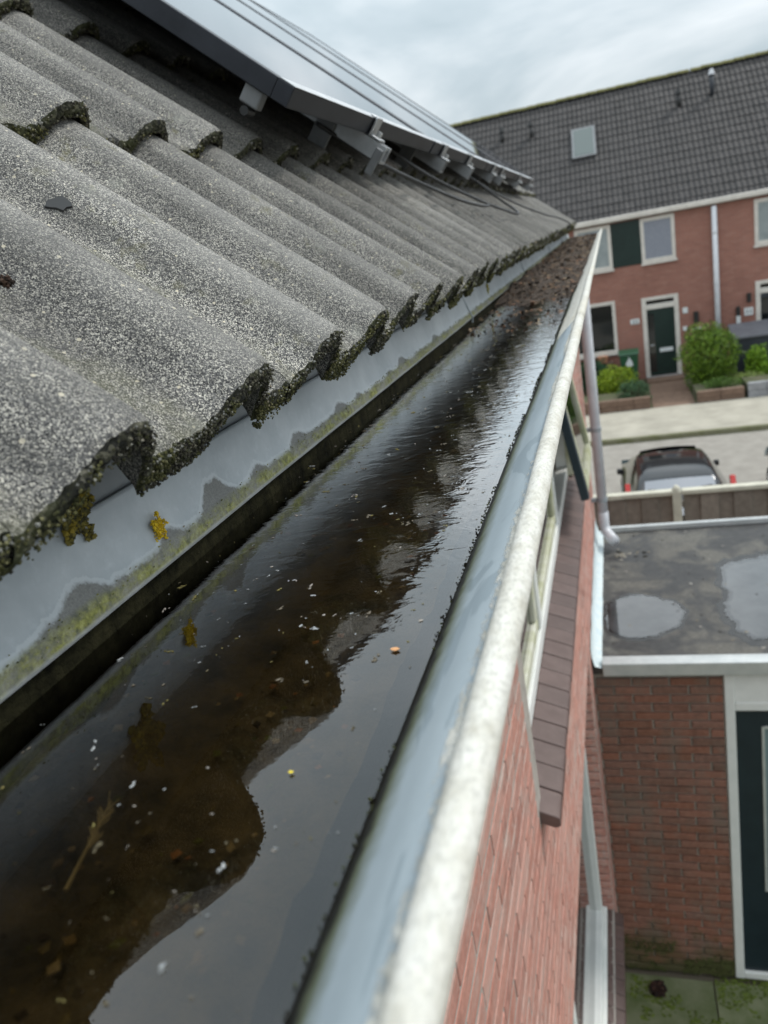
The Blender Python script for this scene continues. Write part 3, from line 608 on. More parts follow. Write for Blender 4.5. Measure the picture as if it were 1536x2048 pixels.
for k in range(1250):
    y0_ = .02 + rnd() ** 1.3 * 1.5; x0_ = uni(-.296, -.102); n_ = noise.noise((x0_ * 17, y0_ * 13, 4))
    if n_ < -.05 and rnd() < .8: continue
    R0 = random.choice([.00018, .00022, .0003, .0003, .0004, .0005, .0006]) * (1 + 1.2 * y0_); a = uni(0, 6.28)
    c0 = random.choice([(.34, .35, .35), (.26, .27, .27), (.14, .12, .09), (.09, .075, .045), (.17, .145, .05), (.28, .25, .22)])
    for m_ in range(random.choice([1, 1, 1, 2, 3, 6 if n_ > .1 else 2])):
        r = R0 * uni(.6, 1.2); el = uni(1, 2.2); x = x0_ + math.cos(a) * R0 * uni(-4, 4) * (m_ > 0) + uni(-1, 1) * R0; y = y0_ + math.sin(a) * R0 * uni(-4, 4) * (m_ > 0) + uni(-1, 1) * R0
        z = Z(WZ) + .0003; g = uni(.7, 1.2); pts = []
        for j in range(7): q = j * 6.283 / 7; rr = r * uni(.5, 1.35); px, py = math.cos(q) * rr * el, math.sin(q) * rr; pts.append((x + px * math.cos(a) - py * math.sin(a), y + px * math.sin(a) + py * math.cos(a), z))
        db.add(pts + [(x, y, z + r * .4)], [(j, (j + 1) % 7, 7) for j in range(7)], 0, None, tuple(v * g for v in c0))
tag(db.obj('floating_debris', 'moss'), 'pale specks and foam bits floating on the gutter water', 'debris', kind='stuff')
mb_ = MB()                                                    # slime and moss fringe at the waterline
for k in range(2600):
    y = -.4 + rnd() ** 1.2 * 3.0; d = max(.3, abs(y)); g = uni(.6, 1.4)
    if rnd() < .55: 
        if noise.noise((y * 9, 1, 1)) < -.15: continue
        mb_.blob((-.0972 + uni(-.0012, .0008) + wob(y), y, Z(WZ + uni(-.001, .0018))), .0009 * d ** .4 * uni(.7, 1.5), random.choice([(.010, .009, .006), (.02, .018, .012), (.05, .055, .016)]))
    else: mb_.blob((-.2962 + uni(-.003, .002) + wob(y), y, Z(-.1580 + uni(-.008, .0035))), .0009 * d ** .4 * uni(.7, 1.5), random.choice([(.13 * g, .13 * g, .035 * g), (.19 * g, .185 * g, .06 * g), (.07 * g, .07 * g, .03 * g), (.22 * g, .20 * g, .16 * g)]), (.6, 1.6, .8))
tag(mb_.obj('algae', 'moss'), 'thin green and black algae fringe along the waterline of the gutter', 'algae', kind='stuff')
# lichens
def rosette(name, p, R, n, cols, label, nx=Vector((1, 0, 0)), flat=.3):
    m_ = MB(); t1 = Vector((0, 1, 0)); t2 = nx.cross(t1).normalized()
    for k in range(n):
        a = uni(0, 6.28); rr = R * math.sqrt(rnd()) * (1 + .3 * math.sin(a * 5 + 1)); e = Vector(p) + t1 * math.cos(a) * rr * .8 + t2 * math.sin(a) * rr + nx * uni(0, .0025) * (rr / R + .2)
        m_.blob(e, R * uni(.07, .15), random.choice(cols), (1, 1, 1))
    return tag(m_.obj(name, 'moss'), label, 'lichen')
rosette('lichen', (-.2998, .418, Z(-.1455)), .0085, 300, [(.62, .42, .012), (.70, .50, .03), (.48, .31, .012), (.38, .27, .03)], 'bright yellow lichen patch on the zinc strip behind the water')
rosette('lichen', (-.3040, .350, Z(-.108)), .017, 520, [(.11, .095, .03), (.20, .165, .04), (.07, .065, .035), (.28, .21, .03)], 'brown and yellow branching lichen tuft below the nearest tile end', Vector((1, 0, 0)))
rosette('lichen', (-.3020, 2.02, Z(-.135)), .016, 70, [(.40, .34, .06), (.30, .27, .07)], 'faint yellow lichen stain on the zinc strip beside the leaf mould')
# floating and sunken bits
def flake(name, p, r, col, label, cat, rz=0, el=1.6):
    m_ = MB(); c_, s_ = math.cos(rz), math.sin(rz); pts = []
    for j in range(9):
        q = j * 6.283 / 9; rr = r * uni(.75, 1.2); a, b = math.cos(q) * rr * el, math.sin(q) * rr; pts.append((p[0] + a * c_ - b * s_, p[1] + a * s_ + b * c_, p[2] + uni(0, r * .25)))
    lowp = [(x, y, z - r * .25) for x, y, z in pts]
    m_.add(pts + lowp + [(p[0], p[1], p[2] + r * .3)], [(j, (j + 1) % 9, 18) for j in range(9)] + [(j + 9, (j + 1) % 9 + 9, (j + 1) % 9, j) for j in range(9)], 0, None, col)
    return tag(m_.obj(name, 'moss'), label, cat)
flake('leaf_fragment', (-.1159, .3197, Z(WZ) + .001), .0016, (.62, .33, .16), 'tiny orange leaf fragment floating beside the dark slime edge', 'leaf')
flake('leaf_fragment', (-.1346, .2266, Z(WZ) + .001), .0008, (.75, .58, .05), 'tiny yellow leaf fragment floating near the edge of the sky reflection', 'leaf')
fe = MB(); A, B = Vector((-.2010, .169, Z(-.1925))), Vector((-.2085, .210, Z(-.1885)))
dirf = (B - A).normalized(); sdv = Vector((dirf.y, -dirf.x, 0))
fe.tube([A, A.lerp(B, .5), B], .0008, 6, r1=.0003)
for k in range(26):
    f = uni(.35, .95); s_ = random.choice([-1, 1]); p = A.lerp(B, f); q = p + dirf * uni(.004, .009) + sdv * s_ * uni(.001, .0042); fe.tube([p, q], .00022, 4, caps=False)
M['straw'] = mat('straw_fibre', (.34, .27, .13), (.44, .36, .20), 60., .8)
tag(fe.obj('straw', 'straw'), 'frayed yellow straw lying just under the water', 'straw')

# ================================================================== solar panels
PT = math.radians(41); pc, ps_ = math.cos(PT), math.sin(PT)
PX, PZr, PY0 = -.408, .238, 1.165
def pv(y, label):
    t_ = thing('solar_panel', label, 'solar panel', (PX, y, Z(PZr)), 'solar panels on the tiled roof')
    t_.rotation_euler.y = PT                                  # local -x runs up the slope, local z is the panel normal
    W_, L_, T_ = .990, 1.66, .030
    f = MB(); f.box(-.028, 0, 0, W_, -T_, 0); f.box(-L_, -L_ + .028, 0, W_, -T_, 0); f.box(-L_ + .028, -.028, 0, .028, -T_, 0); f.box(-L_ + .028, -.028, W_ - .028, W_, -T_, 0)
    bevel(f.obj('frame', 'black_alu', t_), .0015)
    MB().box(-L_ + .012, -.012, .012, W_ - .012, -.007, -.0022).obj('glass', 'pvglass', t_)
    MB().box(-L_ + .03, -.03, .03, W_ - .03, -.014, -.008).obj('backsheet', 'backsheet', t_)
    lip_ = MB().box(-.0275, .0006, .001, W_ - .001, .0003, .0012).obj('edge_trim', 'alu', t_)
    return t_
lbl = ['nearest solar panel with its dark side frame turned to the gutter', 'second solar panel from the near end of the row', 'third solar panel from the near end of the row', 'last solar panel at the far end of the row']
for k in range(4): pv(PY0 + k * 1.008, lbl[k])
# mounting rails running up the slope, ends showing under the lower panel edge
RL = ['mounting rail end under the middle of the nearest panel', 'mounting rail end under the far side of the nearest panel', 'mounting rail end under the near side of the second panel', 'mounting rail end under the far side of the second panel', 'mounting rail end under the near side of the third panel', 'mounting rail end under the far side of the third panel', 'mounting rail end under the last panel']
for k, y in enumerate((1.60, 2.30, 2.74, 3.34, 3.62, 4.36, 4.98)):
    pr = (.048, .026, .030, .018, .022, .016, .02)[k]
    t_ = thing('mounting_rail', RL[k], 'rail', (PX, y, Z(PZr)), 'aluminium mounting rails'); t_.rotation_euler.y = PT
    r_ = MB(); r_.prism([(-.018, -.064), (.018, -.064), (.018, -.032), (.008, -.032), (.008, -.038), (.013, -.038), (.013, -.059), (-.013, -.059), (-.013, -.038), (-.008, -.038), (-.008, -.032), (-.018, -.032)], -1.6, pr, 'x'); r_.obj('rail', 'alu', t_)
    c_ = MB(); c_.box(.003, .008, -.018, .018, -.031, .005); c_.box(-.010, .0028, -.018, .018, .0015, .005); c_.box(.0082, .030, -.018, .018, -.031, -.026); bevel(c_.obj('end_clamp', 'alu', t_), .002)
    MB().tube([(.018, 0, -.026), (.018, 0, -.016)], .006, 8).obj('bolt', 'alu', t_)
    bevel(MB().box(-.10, -.06, -.024, -.0185, -.105, -.045).obj('roof_hook', 'hookmetal', t_), .002)
    if k == 0: bevel(MB().box(.030, .046, -.0245, -.0185, -.092, -.040).obj('hook_plate', 'hookmetal', t_), .002)
jb = MB(); jb.box(-.02, .02, -.02, .02, -.02, .02)
t_ = thing('mounting_clamp', 'small grey clamp block under the side frame of the nearest panel', 'clamp', (PX - .075, PY0 + .022, Z(PZr + .065 - .060))); t_.rotation_euler.y = PT
bevel(MB().box(-.016, .016, -.010, .010, -.012, .016).obj('block', 'hookmetal', t_), .003); MB().tube([(0, -.013, -.02), (0, .013, -.02)], .007, 8).obj('bolt', 'blackmetal', t_)
def cable(pts, label):
    P = []
    for i in range(len(pts) - 1):
        p0, p1, p2, p3 = [Vector(pts[min(max(i + k, 0), len(pts) - 1)]) for k in (-1, 0, 1, 2)]
        for j in range(8): q = j / 8; P.append(.5 * ((2 * p1) + (p2 - p0) * q + (2 * p0 - 5 * p1 + 4 * p2 - p3) * q * q + (3 * p1 - p0 - 3 * p2 + p3) * q ** 3))
    P.append(Vector(pts[-1])); W3 = []
    for s, y, w_ in P: x, z = onroof(s, w_); W3.append((x, y, z))
    tag(MB().tube(W3, .0042, 8).obj('cable', 'cable', None, True), label, 'cable', 'cables below the panels')
cable([(.42, 1.55, .03), (.33, 1.66, .022), (.27, 1.85, .016), (.20, 2.1, .014), (.17, 2.35, .015), (.17, 2.5, .016)], 'thick dark cable hanging lowest over the tiles, nearest of the cables')
cable([(.42, 2.0, .03), (.30, 2.12, .02), (.20, 2.45, .016), (.14, 2.75, .016), (.12, 2.95, .017), (.15, 3.02, .018), (.20, 2.98, .02), (.30, 2.9, .03)], 'dark cable looping out over the tiles with a pale bend at its end')
cable([(.40, 2.9, .03), (.28, 3.1, .02), (.18, 3.5, .016), (.10, 4.1, .016), (.06, 4.6, .018), (.0, 4.95, .014), (-.01, 5.0, -.02)], 'thin cable running down over the tiles to the gutter near the roof end')

# slate chip and soil crumb on the tiles
def on_tile(s, y, w_): x, z = onroof(s, w_); return Vector((x, y, z))
ch = MB(); pts = []
fm = [q for q in tile_frames if q[0] == 0 and abs(q[2] - .580) <= TW / 2][0][3]
loc_ = fm.inverted() @ on_tile(.240, .580, -.020); lu, lv = loc_.y, -loc_.x
for j in range(14): q = j * 6.283 / 14; rr = uni(.7, 1.2); pts.append((math.cos(q) * .0085 * rr - math.sin(q) * .004, math.sin(q) * .0062 * rr))
for hh in (.0006, .0022):
    ch.v += [tuple(fm @ Vector((-(lv + b), lu + a, prof(lu + a) + hh))) for b, a in pts]
n_ = len(pts); ch.f = [tuple(range(n_, 2 * n_))] + [(i_, (i_ + 1) % n_, (i_ + 1) % n_ + n_, i_ + n_) for i_ in range(n_)]; ch.m = [0] * len(ch.f)
co = tag(ch.obj('slate_chip', 'blackmetal'), 'thin dark chip lying on the tiles near the left edge', 'chip')
cr = MB()
for k in range(60): cr.blob(on_tile(.141 + random.gauss(0, .0026), .398 + random.gauss(0, .0026), -.024 + uni(-.001, .003)), .0016, random.choice([(.04, .022, .014), (.06, .035, .022), (.02, .013, .009)]))
tag(cr.obj('soil_crumb', 'moss'), 'small reddish brown crumb on a tile at the left edge', 'crumb')

# ================================================================== downspout
dp = thing('downspout', 'pale grey downspout on the near house ending over the flat roof', 'downspout', (-.22, 6.25, 2.6)); dp.location = (0, 0, 0)
MB().tube([(-.216, 6.22, Z(-.25)), (-.216, 6.22, 2.80)], .040, 20).obj('pipe', 'pvc', dp, True)
MB().tube([(-.216, 6.22, 2.86), (-.216, 6.22, 2.74), (-.205, 6.20, 2.69), (-.17, 6.13, 2.665), (-.14, 6.06, 2.655)], .0425, 18).obj('shoe', 'pvc', dp, True)
for z in (4.75, 3.55, 2.95): MB().tube([(-.216, 6.22, z), (-.216, 6.22, z + .03)], .046, 20).box(-.30, -.25, 6.205, 6.235, z, z + .03).obj('bracket', 'zincdark', dp)

# ================================================================== flat roofed extension
ex = thing('flat_roof_extension', 'low brick extension with a puddled flat bitumen roof and a dark door', 'extension', (1, 4.34, 0)); ex.location = (0, 0, 0)
EY, EF, ER = 4.34, 6.50, 3.1
DX0, DX1 = .457, 1.47
ew = MB(); ew.box(-.306, DX0 + .02, EY + .008, EY + .2, 0, 2.49); ew.box(DX1 - .02, ER, EY + .008, EY + .2, 0, 2.49); ew.box(ER - .2, ER - .002, EY + .2, EF, 0, 2.49); ew.box(-.306, ER - .2, EF - .2, EF - .002, 0, 2.49)
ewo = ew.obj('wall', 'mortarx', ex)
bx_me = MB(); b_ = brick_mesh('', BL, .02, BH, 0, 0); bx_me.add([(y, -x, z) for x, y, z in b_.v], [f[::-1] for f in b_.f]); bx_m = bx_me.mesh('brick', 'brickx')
def cutbrick(L_):
    q = MB(); b_ = brick_mesh('', L_, .02, BH, 0, 0); q.add([(y, -x, z) for x, y, z in b_.v], [f[::-1] for f in b_.f]); return q
cuts = {}
for (wa, wb_) in ((-.298, DX0 - .003), (DX1 + .003, ER)):
    for r in range(39):
        x = wa - (PY / 2 if r % 2 else 0) + .012
        while x < wb_ - .03:
            a, b = max(x, wa + .004), min(x + BL, wb_ - .004)
            if b - a > .03:
                k = round((b - a) * 200) / 200
                if k not in cuts: cuts[k] = bx_m if abs(k - BL) < .003 else cutbrick(k).mesh('brick', 'brickx')
                if wa < 0 or x < 2.45:
                    o = link('brick', cuts[k], ewo); o.location = (a, EY + .013 + uni(-.002, .002), r * PZ + .02); o.rotation_euler = (0, uni(-.006, .006), uni(-.006, .006))
            x += PY
# green algae on the damp wall foot
ag = MB()
for k in range(3200):
    x = uni(-.29, DX0); z = abs(random.gauss(0, .17)); 
    if noise.noise((x * 5, z * 6, 2)) + .5 * noise.noise((x * 19, z * 21, 7)) < -.02 + z * .9: continue
    g = uni(.6, 1.3); ag.blob((x, EY - .009, z + .01), uni(.004, .010), (.065 * g, .072 * g, .022 * g), (1, .25, 1))
tag(ag.obj('algae', 'moss'), 'olive green algae on the damp foot of the extension wall', 'algae', kind='stuff')
def bitumen():
    m, t, p, o = newmat('bitumen_roofing'); v = coords(t, 'Object', False)
    s = N(t, 'ShaderNodeSeparateXYZ'); L(t, v, s.inputs[0])
    c = ramp(t, noi(t, v, 26., 5, .7), [(.3, (.020, .019, .019)), (.7, (.055, .052, .050))])
    br_ = N(t, 'ShaderNodeTexBrick', inp={'Color1': (1, 1, 1, 1), 'Color2': (1, 1, 1, 1), 'Mortar': (0, 0, 0, 1), 'Scale': 1., 'Mortar Size': .05, 'Mortar Smooth': 1., 'Brick Width': .62, 'Row Height': .95})
    ofs = N(t, 'ShaderNodeVectorMath', operation='ADD'); L(t, v, ofs.inputs[0]); ofs.inputs[1].default_value = (.13, .10, 0); wq = N(t, 'ShaderNodeTexNoise', inp={'Scale': 5., 'Detail': 4}); L(t, v, wq.inputs['Vector']); wz = N(t, 'ShaderNodeVectorMath', operation='MULTIPLY_ADD'); L(t, wq.outputs['Color'], wz.inputs[0]); wz.inputs[1].default_value = (.16, .16, 0); L(t, ofs.outputs[0], wz.inputs[2]); L(t, wz.outputs[0], br_.inputs['Vector'])
    dust = math_(t, 'MULTIPLY', maprange(t, br_.outputs['Color'], 0, 1, .25, 1.), ramp(t, noi(t, v, 2.6, 6, .68, .5), [(.46, 0.), (.58, .85)]))
    tan = ramp(t, noi(t, v, 60., 5, .7), [(.3, (.10, .095, .082)), (.7, (.20, .192, .170))])
    c = mix(t, math_(t, 'MULTIPLY', dust, .9), c, tan); setc(t, p, c)
    L(t, maprange(t, dust, 0, 1, .45, .9), p.inputs['Roughness']); bump(t, p, noi(t, v, 120., 4), .5, .004); return m
M['bitumen'] = bitumen()
MB().box(-.305, ER, EY - .02, EF, 2.492, 2.56).obj('roof', 'bitumen', ex)
tr = MB(); tr.prism([(EY - .062, 2.500), (EY - .062, 2.585), (EY - .022, 2.600), (EY + .012, 2.600), (EY + .012, 2.5595), (EY - .02, 2.5595), (EY - .022, 2.500)], -.236, ER + .03, 'x'); bevel(tr.obj('roof_trim', 'trim', ex), .004)
tr = MB(); tr.prism([(EF - .03, 2.5605), (EF - .03, 2.605), (EF + .012, 2.605), (EF + .04, 2.590), (EF + .04, 2.50), (EF + .001, 2.50), (EF + .001, 2.5605)], -.24, ER + .03, 'x'); bevel(tr.obj('roof_trim', 'trim', ex), .004)
fl = MB(); ys = fr(EY - .07, EF, 40)
fl.strip([(-.2975, 2.70), (-.2945, 2.64), (-.278, 2.575), (-.238 , 2.5635)], ys); fl.v = [(x + .004 * noise.noise((y * 9, z * 8, 1)), y, z + .003 * noise.noise((y * 7, x * 50, 4))) for x, y, z in fl.v]; fl.obj('wall_flashing', 'lead', ex, True)
# door
df = MB(); df.box(DX0, DX0 + .058, EY - .012, EY + .09, .02, 2.486); df.box(DX1 - .058, DX1, EY - .012, EY + .09, .02, 2.486); df.box(DX0 + .058, DX1 - .058, EY - .010, EY + .09, 2.215, 2.275); df.box(DX0 + .058, DX1 - .058, EY - .010, EY + .09, .02, .075)
bevel(df.obj('door_frame', 'white', ex), .006)
bevel(MB().box(DX0 + .058, DX1 - .058, EY - .004, EY + .04, 2.275, 2.486).obj('fascia_panel', 'white', ex), .003)
dl = MB(); a, b, z0, z1 = DX0 + .063, DX1 - .063, .08, 2.21; gx0, gx1, gz0, gz1 = a + .145, b - .145, .80, 2.09
dl.box(a, gx0, EY + .012, EY + .055, z0, z1); dl.box(gx1, b, EY + .012, EY + .055, z0, z1); dl.box(gx0, gx1, EY + .012, EY + .055, z0, gz0); dl.box(gx0, gx1, EY + .012, EY + .055, gz1, z1)
do = dl.obj('door', 'navy', ex)
MB().box(gx0, gx1, EY + .028, EY + .036, gz0, gz1).obj('pane', 'frost', do)
bd_ = MB(); 
for (p, q, r, s) in ((gx0 - .004, gx0 + .012, gz0, gz1), (gx1 - .012, gx1 + .004, gz0, gz1), (gx0 + .012, gx1 - .012, gz0 - .004, gz0 + .012), (gx0 + .012, gx1 - .012, gz1 - .012, gz1 + .004)): bd_.box(p, q, EY + .006, EY + .027, r, s)
bd_.obj('glazing_bead', 'trim', do)
MB().tube([(b - .06, EY + .012, 1.06), (b - .06, EY - .04, 1.06), (b - .17, EY - .04, 1.06)], .010, 10).obj('handle', 'alu', do)
# puddles
M['wetfelt'] = mat('wet_bitumen', (.016, .016, .016), (.045, .043, .04), 14., .22, .3, 90.)
M['sky_sheen'] = mat('painted_sky_sheen', (.09, .088, .088), (.24, .24, .245), 5., .9, .2, 60.)  # pale sheet added under each puddle, its colour standing in for sky reflection
def puddle(pts, label):
    cx = sum(p[0] for p in pts) / len(pts); cy = sum(p[1] for p in pts) / len(pts); P = []
    n = len(pts)
    for i in range(n):
        p0, p1, p2, p3 = [pts[(i + k) % n] for k in (-1, 0, 1, 2)]
        for j in range(10):
            q = j / 10; f = lambda a, b, c, d: .5 * (2 * b + (c - a) * q + (2 * a - 5 * b + 4 * c - d) * q * q + (3 * b - a - 3 * c + d) * q ** 3)
            x, y = f(p0[0], p1[0], p2[0], p3[0]), f(p0[1], p1[1], p2[1], p3[1]); k = 1 + .10 * noise.noise((x * 11, y * 11, 3)) + .05 * noise.noise((x * 34, y * 34, 5)); P.append((cx + (x - cx) * k, cy + (y - cy) * k, 2.5625))
    wmg = MB(); wmg.add([(cx + (x - cx) * (1.10 + .05 * noise.noise((x * 9, y * 9, 8))), cy + (y - cy) * (1.12 + .06 * noise.noise((x * 8, y * 8, 2))), 2.5606) for x, y, z in P] + [(cx, cy, 2.5606)], [((i + 1) % len(P), i, len(P)) for i in range(len(P))]); tag(wmg.obj('wet_margin', 'wetfelt'), 'dark wet margin round the ' + label[:5].strip() + ' roof puddle', 'wet patch', kind='stuff')
    sl_ = MB(); sl_.add([(cx + (x - cx) * .94, cy + (y - cy) * .94, 2.5612) for x, y, z in P] + [(cx, cy, 2.5612)], [((i + 1) % len(P), i, len(P)) for i in range(len(P))]); tag(sl_.obj('sky_sheen', 'sky_sheen'), 'pale sheet painting a sky sheen under the ' + label[:5].strip() + ' roof puddle', 'sky_sheen', kind='stuff')
    m_ = MB(); m_.add(P + [(cx, cy, 2.5625)], [((i + 1) % len(P), i, len(P)) for i in range(len(P))]); o = m_.obj('puddle', 'puddle'); o['kind'] = 'structure'; o['label'] = label
puddle([(-.19, 5.14), (.0, 5.24), (.18, 5.16), (.29, 5.02), (.24, 4.78), (.04, 4.64), (-.17, 4.70), (-.21, 4.92)], 'small rain puddle on the flat roof by the wall')
puddle([(.60, 5.60), (.78, 5.76), (1.3, 5.86), (1.9, 5.6), (1.9, 4.8), (1.3, 4.52), (.80, 4.55), (.60, 4.68), (.55, 5.0), (.60, 5.25)], 'large rain puddle on the flat roof')
rd = MB()
for k in range(70): rd.blob((uni(-.2, 1.6), uni(4.45, 6.4), 2.562), uni(.004, .012), random.choice([(.25, .22, .17), (.05, .045, .04), (.35, .33, .30)]), (1.5, 1, .4))
for k in range(26): rd.blob((-.06 + random.gauss(0, .06), 5.98 + random.gauss(0, .05), 2.562), uni(.008, .02), random.choice([(.22, .20, .16), (.30, .28, .24), (.04, .04, .035)]), (1.5, 1, .5))
tag(rd.obj('roof_grit', 'moss'), 'grit and bits of dirt scattered on the flat roof', 'grit', kind='stuff')
dr = MB()
for k in range(160): a, r = uni(0, 6.28), .055 * math.sqrt(rnd()); dr.blob((-.065 + math.cos(a) * r, 4.17 + math.sin(a) * r, .018 + .03 * rnd()), uni(.008, .017), random.choice([(.03, .015, .012), (.06, .03, .02), (.02, .012, .01)]))
tag(dr.obj('dead_plant', 'moss'), 'dark withered clump on the patio at the foot of the extension wall', 'dead plant')

# ================================================================== garden fence
fn = thing('garden_fence', 'brown board fence with pale top rail and concrete posts beyond the flat roof', 'fence', (0, 9.4, 0)); fn.location = (0, 0, 0)
FY = 9.4; bm_ = None
for x0 in (-1.20, .61, 2.42):
    n = 9; wdt = 1.70 / n
    for k in range(n):
        if bm_ is None: bo = bevel(MB().box(0, .198, -.011, .011, .06, 1.80).obj('board', 'fencewood', fn), .004); bm_ = bo; o = bo
        else: o = bm_.copy(); COL.objects.link(o)
        o.location = (x0 + .01 + k * wdt, FY + (.0 if k % 2 else .026), uni(-.006, .006)); o.rotation_euler.y = uni(-.005, .005)
    MB().box(x0, x0 + 1.70, FY + .0395, FY + .075, 1.62, 1.70).obj('rail', 'fencewood', fn); MB().box(x0, x0 + 1.70, FY + .0395, FY + .075, .30, .38).obj('rail', 'fencewood', fn)
    bevel(MB().box(x0 - .002, x0 + 1.702, FY - .035, FY + .080, 1.812, 1.868).obj('top_rail', 'concrete', fn), .008)
def post(x):
    m_ = MB(); m_.box(-.05, .05, -.05, .05, 0, 1.86); n = 10; vs = []
    for j in range(5):
        for i in range(n): a = i * 6.283 / n; b = j * math.pi / 8; vs.append((math.cos(a) * .052 * math.cos(b), math.sin(a) * .052 * math.cos(b), 1.86 + .075 * math.sin(b)))
    m_.add(vs, [(j * n + i, j * n + (i + 1) % n, (j + 1) * n + (i + 1) % n, (j + 1) * n + i) for j in range(4) for i in range(n)]); o = m_.obj('post', 'concrete', fn); o.location = (x, FY, 0)
for x in (-1.255, .548, 2.365, 4.175): post(x)

# ================================================================== parked cars
def car(label, loc, paint, rz=0):
    t_ = thing('parked_car', label, 'car', loc, None, rz)
    # stations from the tail (y=0) to the nose (y=4.05): y, roof z, roof half width, belt z, belt half width
    S = [(.00, .80, .64, .76, .76), (.05, 1.02, .66, .92, .81), (.16, 1.18, .65, .95, .84), (.30, 1.34, .63, .96, .85), (.46, 1.47, .61, .96, .85), (.64, 1.52, .60, .96, .85), (1.0, 1.535, .60, .96, .85), (1.5, 1.53, .60, .955, .85),
         (2.0, 1.48, .58, .95, .85), (2.45, 1.32, .60, .95, .85), (2.95, 1.02, .66, .94, .84), (3.3, .95, .66, .88, .83), (3.7, .86, .62, .80, .79), (3.98, .70, .55, .66, .70), (4.05, .58, .48, .55, .60)]
    def sec(y, zr, wr, zb, wb): return [(0, zr), (wr * .6, zr - .008), (wr * .9, zr - .028), (wr, zr - .065), (wb - .01, zb), (wb, zb - .05), (wb + .015, zb * .6), (wb - .02, .28), (wb - .12, .20), (0, .20)]
    n = 10; vs = []; fs = []
    for k in S:
        c_ = sec(*k); vs += [(x, k[0], z) for x, z in c_] + [(-x, k[0], z) for x, z in c_]
    for j in range(len(S) - 1):
        for i in range(n - 1):
            a = j * 2 * n + i; b = a + 2 * n; fs.append((a, b, b + 1, a + 1)); a += n; b += n; fs.append((a, a + 1, b + 1, b))
    for j, fl_ in ((0, 0), (len(S) - 1, 1)):
        r_ = [j * 2 * n + i for i in range(n)] + [j * 2 * n + n + i for i in range(n - 1, -1, -1)]; fs.append(tuple(r_ if fl_ else r_[::-1]))
    m_ = MB(); m_.add(vs, fs); bo = m_.obj('body', paint, t_, True)
    sub = bo.modifiers.new('smooth', 'SUBSURF'); sub.levels = 1; sub.render_levels = 1
    def quad(name, pts, m, d=.012, parent=t_):
        P = [Vector(p) for p in pts]; nn = (P[1] - P[0]).cross(P[3] - P[0]).normalized(); q = MB(); G = 6; vs = []
        for j in range(G + 1):
            for i in range(G + 1):
                a, b = i / G, j / G; p = P[0].lerp(P[1], a).lerp(P[3].lerp(P[2], a), b); vs.append(p + nn * (d + .03 * math.sin(math.pi * a)))
        q.add(vs, [(j * (G + 1) + i, j * (G + 1) + i + 1, (j + 1) * (G + 1) + i + 1, (j + 1) * (G + 1) + i) for j in range(G) for i in range(G)]); return q.obj(name, m, parent, True)
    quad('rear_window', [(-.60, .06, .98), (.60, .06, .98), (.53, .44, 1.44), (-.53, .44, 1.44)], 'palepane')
    quad('windscreen', [(.60, 2.92, 1.02), (-.60, 2.92, 1.02), (-.48, 2.15, 1.42), (.48, 2.15, 1.42)], 'carglass')
    for s in (-1, 1):
        P = [(s * .838, .75, .98), (s * .838, 2.6, .97), (s * .60, 2.1, 1.375), (s * .60, .95, 1.385)]
        quad('side_window', P if s > 0 else P[::-1], 'carglass', .012)
        lm = MB(); lm.prism([(.00, .80), (.10, .80), (.34, 1.10), (.50, 1.40), (.42, 1.44), (.10, 1.08)], s * .77, s * .85, 'x'); bevel(lm.obj('tail_lamp', 'lamp', t_), .01)
        hl = MB(); hl.prism([(3.75, .70), (3.95, .58), (3.98, .66), (3.72, .82)], s * .50, s * .80, 'x'); hl.obj('headlight', 'frost', t_)
        mr = MB(); mr.box(s * .84, s * .93, 2.5, 2.58, .92, 1.02); bevel(mr.obj('mirror', paint, t_), .02)
        for y in (.72, 3.22):
            wh = MB(); wh.tube([(s * .66, y, .30), (s * .855, y, .30)], .30, 26); wo_ = wh.obj('wheel', 'rubber', t_, True); rm = MB(); rm.tube([(s * .85, y, .30), (s * .862, y, .30)], .19, 18); rm.obj('rim', 'alu', wo_)
    bevel(MB().box(-.76, .76, -.06, .06, .34, .56).obj('rear_bumper', paint, t_), .04); MB().box(-.26, .26, -.072, -.061, .44, .55).obj('number_plate', 'sticker', t_)
    return t_
car('black hatchback parked behind the fence with a sky reflection painted pale on its rear window', (.71, 10.85, 0), 'carpaint', math.radians(1.5)).scale = (.88, .95, .955)
car('dark red car at the right edge beyond the fence', (3.22, 10.55, 0), 'maroon', math.radians(1))

# ================================================================== houses across the street
FYH = 25.0; RP = math.radians(40); rc, rs = math.cos(RP), math.sin(RP)
tb = MB(); tw_, tl_ = .298, .37; us = fr(0, tw_, 16)
fp = lambda u: .028 * (.5 - .5 * math.cos(2 * math.pi * u / (tw_ / 2))) ** 1.3
tb.add([(u, v, fp(u)) for v in (0, tl_) for u in us] + [(u, 0, fp(u) - .022) for u in us], [(i, i + 1, 18 + i, 17 + i) for i in range(16)] + [(i + 34, i + 35, i + 1, i) for i in range(16)])
ft_me = tb.mesh('roof_tile', 'fartile')
def win(parent, x0, x1, z0, z1, y=FYH, t=.10, m='pink', pane='glass', extra=None):
    f = MB(); f.box(x0, x1, y - .035, y + .05, z0, z0 + t); f.box(x0, x1, y - .035, y + .05, z1 - t, z1); f.box(x0, x0 + t, y - .035, y + .05, z0 + t, z1 - t); f.box(x1 - t, x1, y - .035, y + .05, z0 + t, z1 - t)
    o = bevel(f.obj('window', m, parent), .01); MB().box(x0 + t, x1 - t, y - .022, y - .012, z0 + t, z1 - t).obj('pane', pane, o)
    si = MB().box(x0 - .03, x1 + .03, y - .07, y + .0, z0 - .06, z0 - .003).obj('sill', m, o); return o
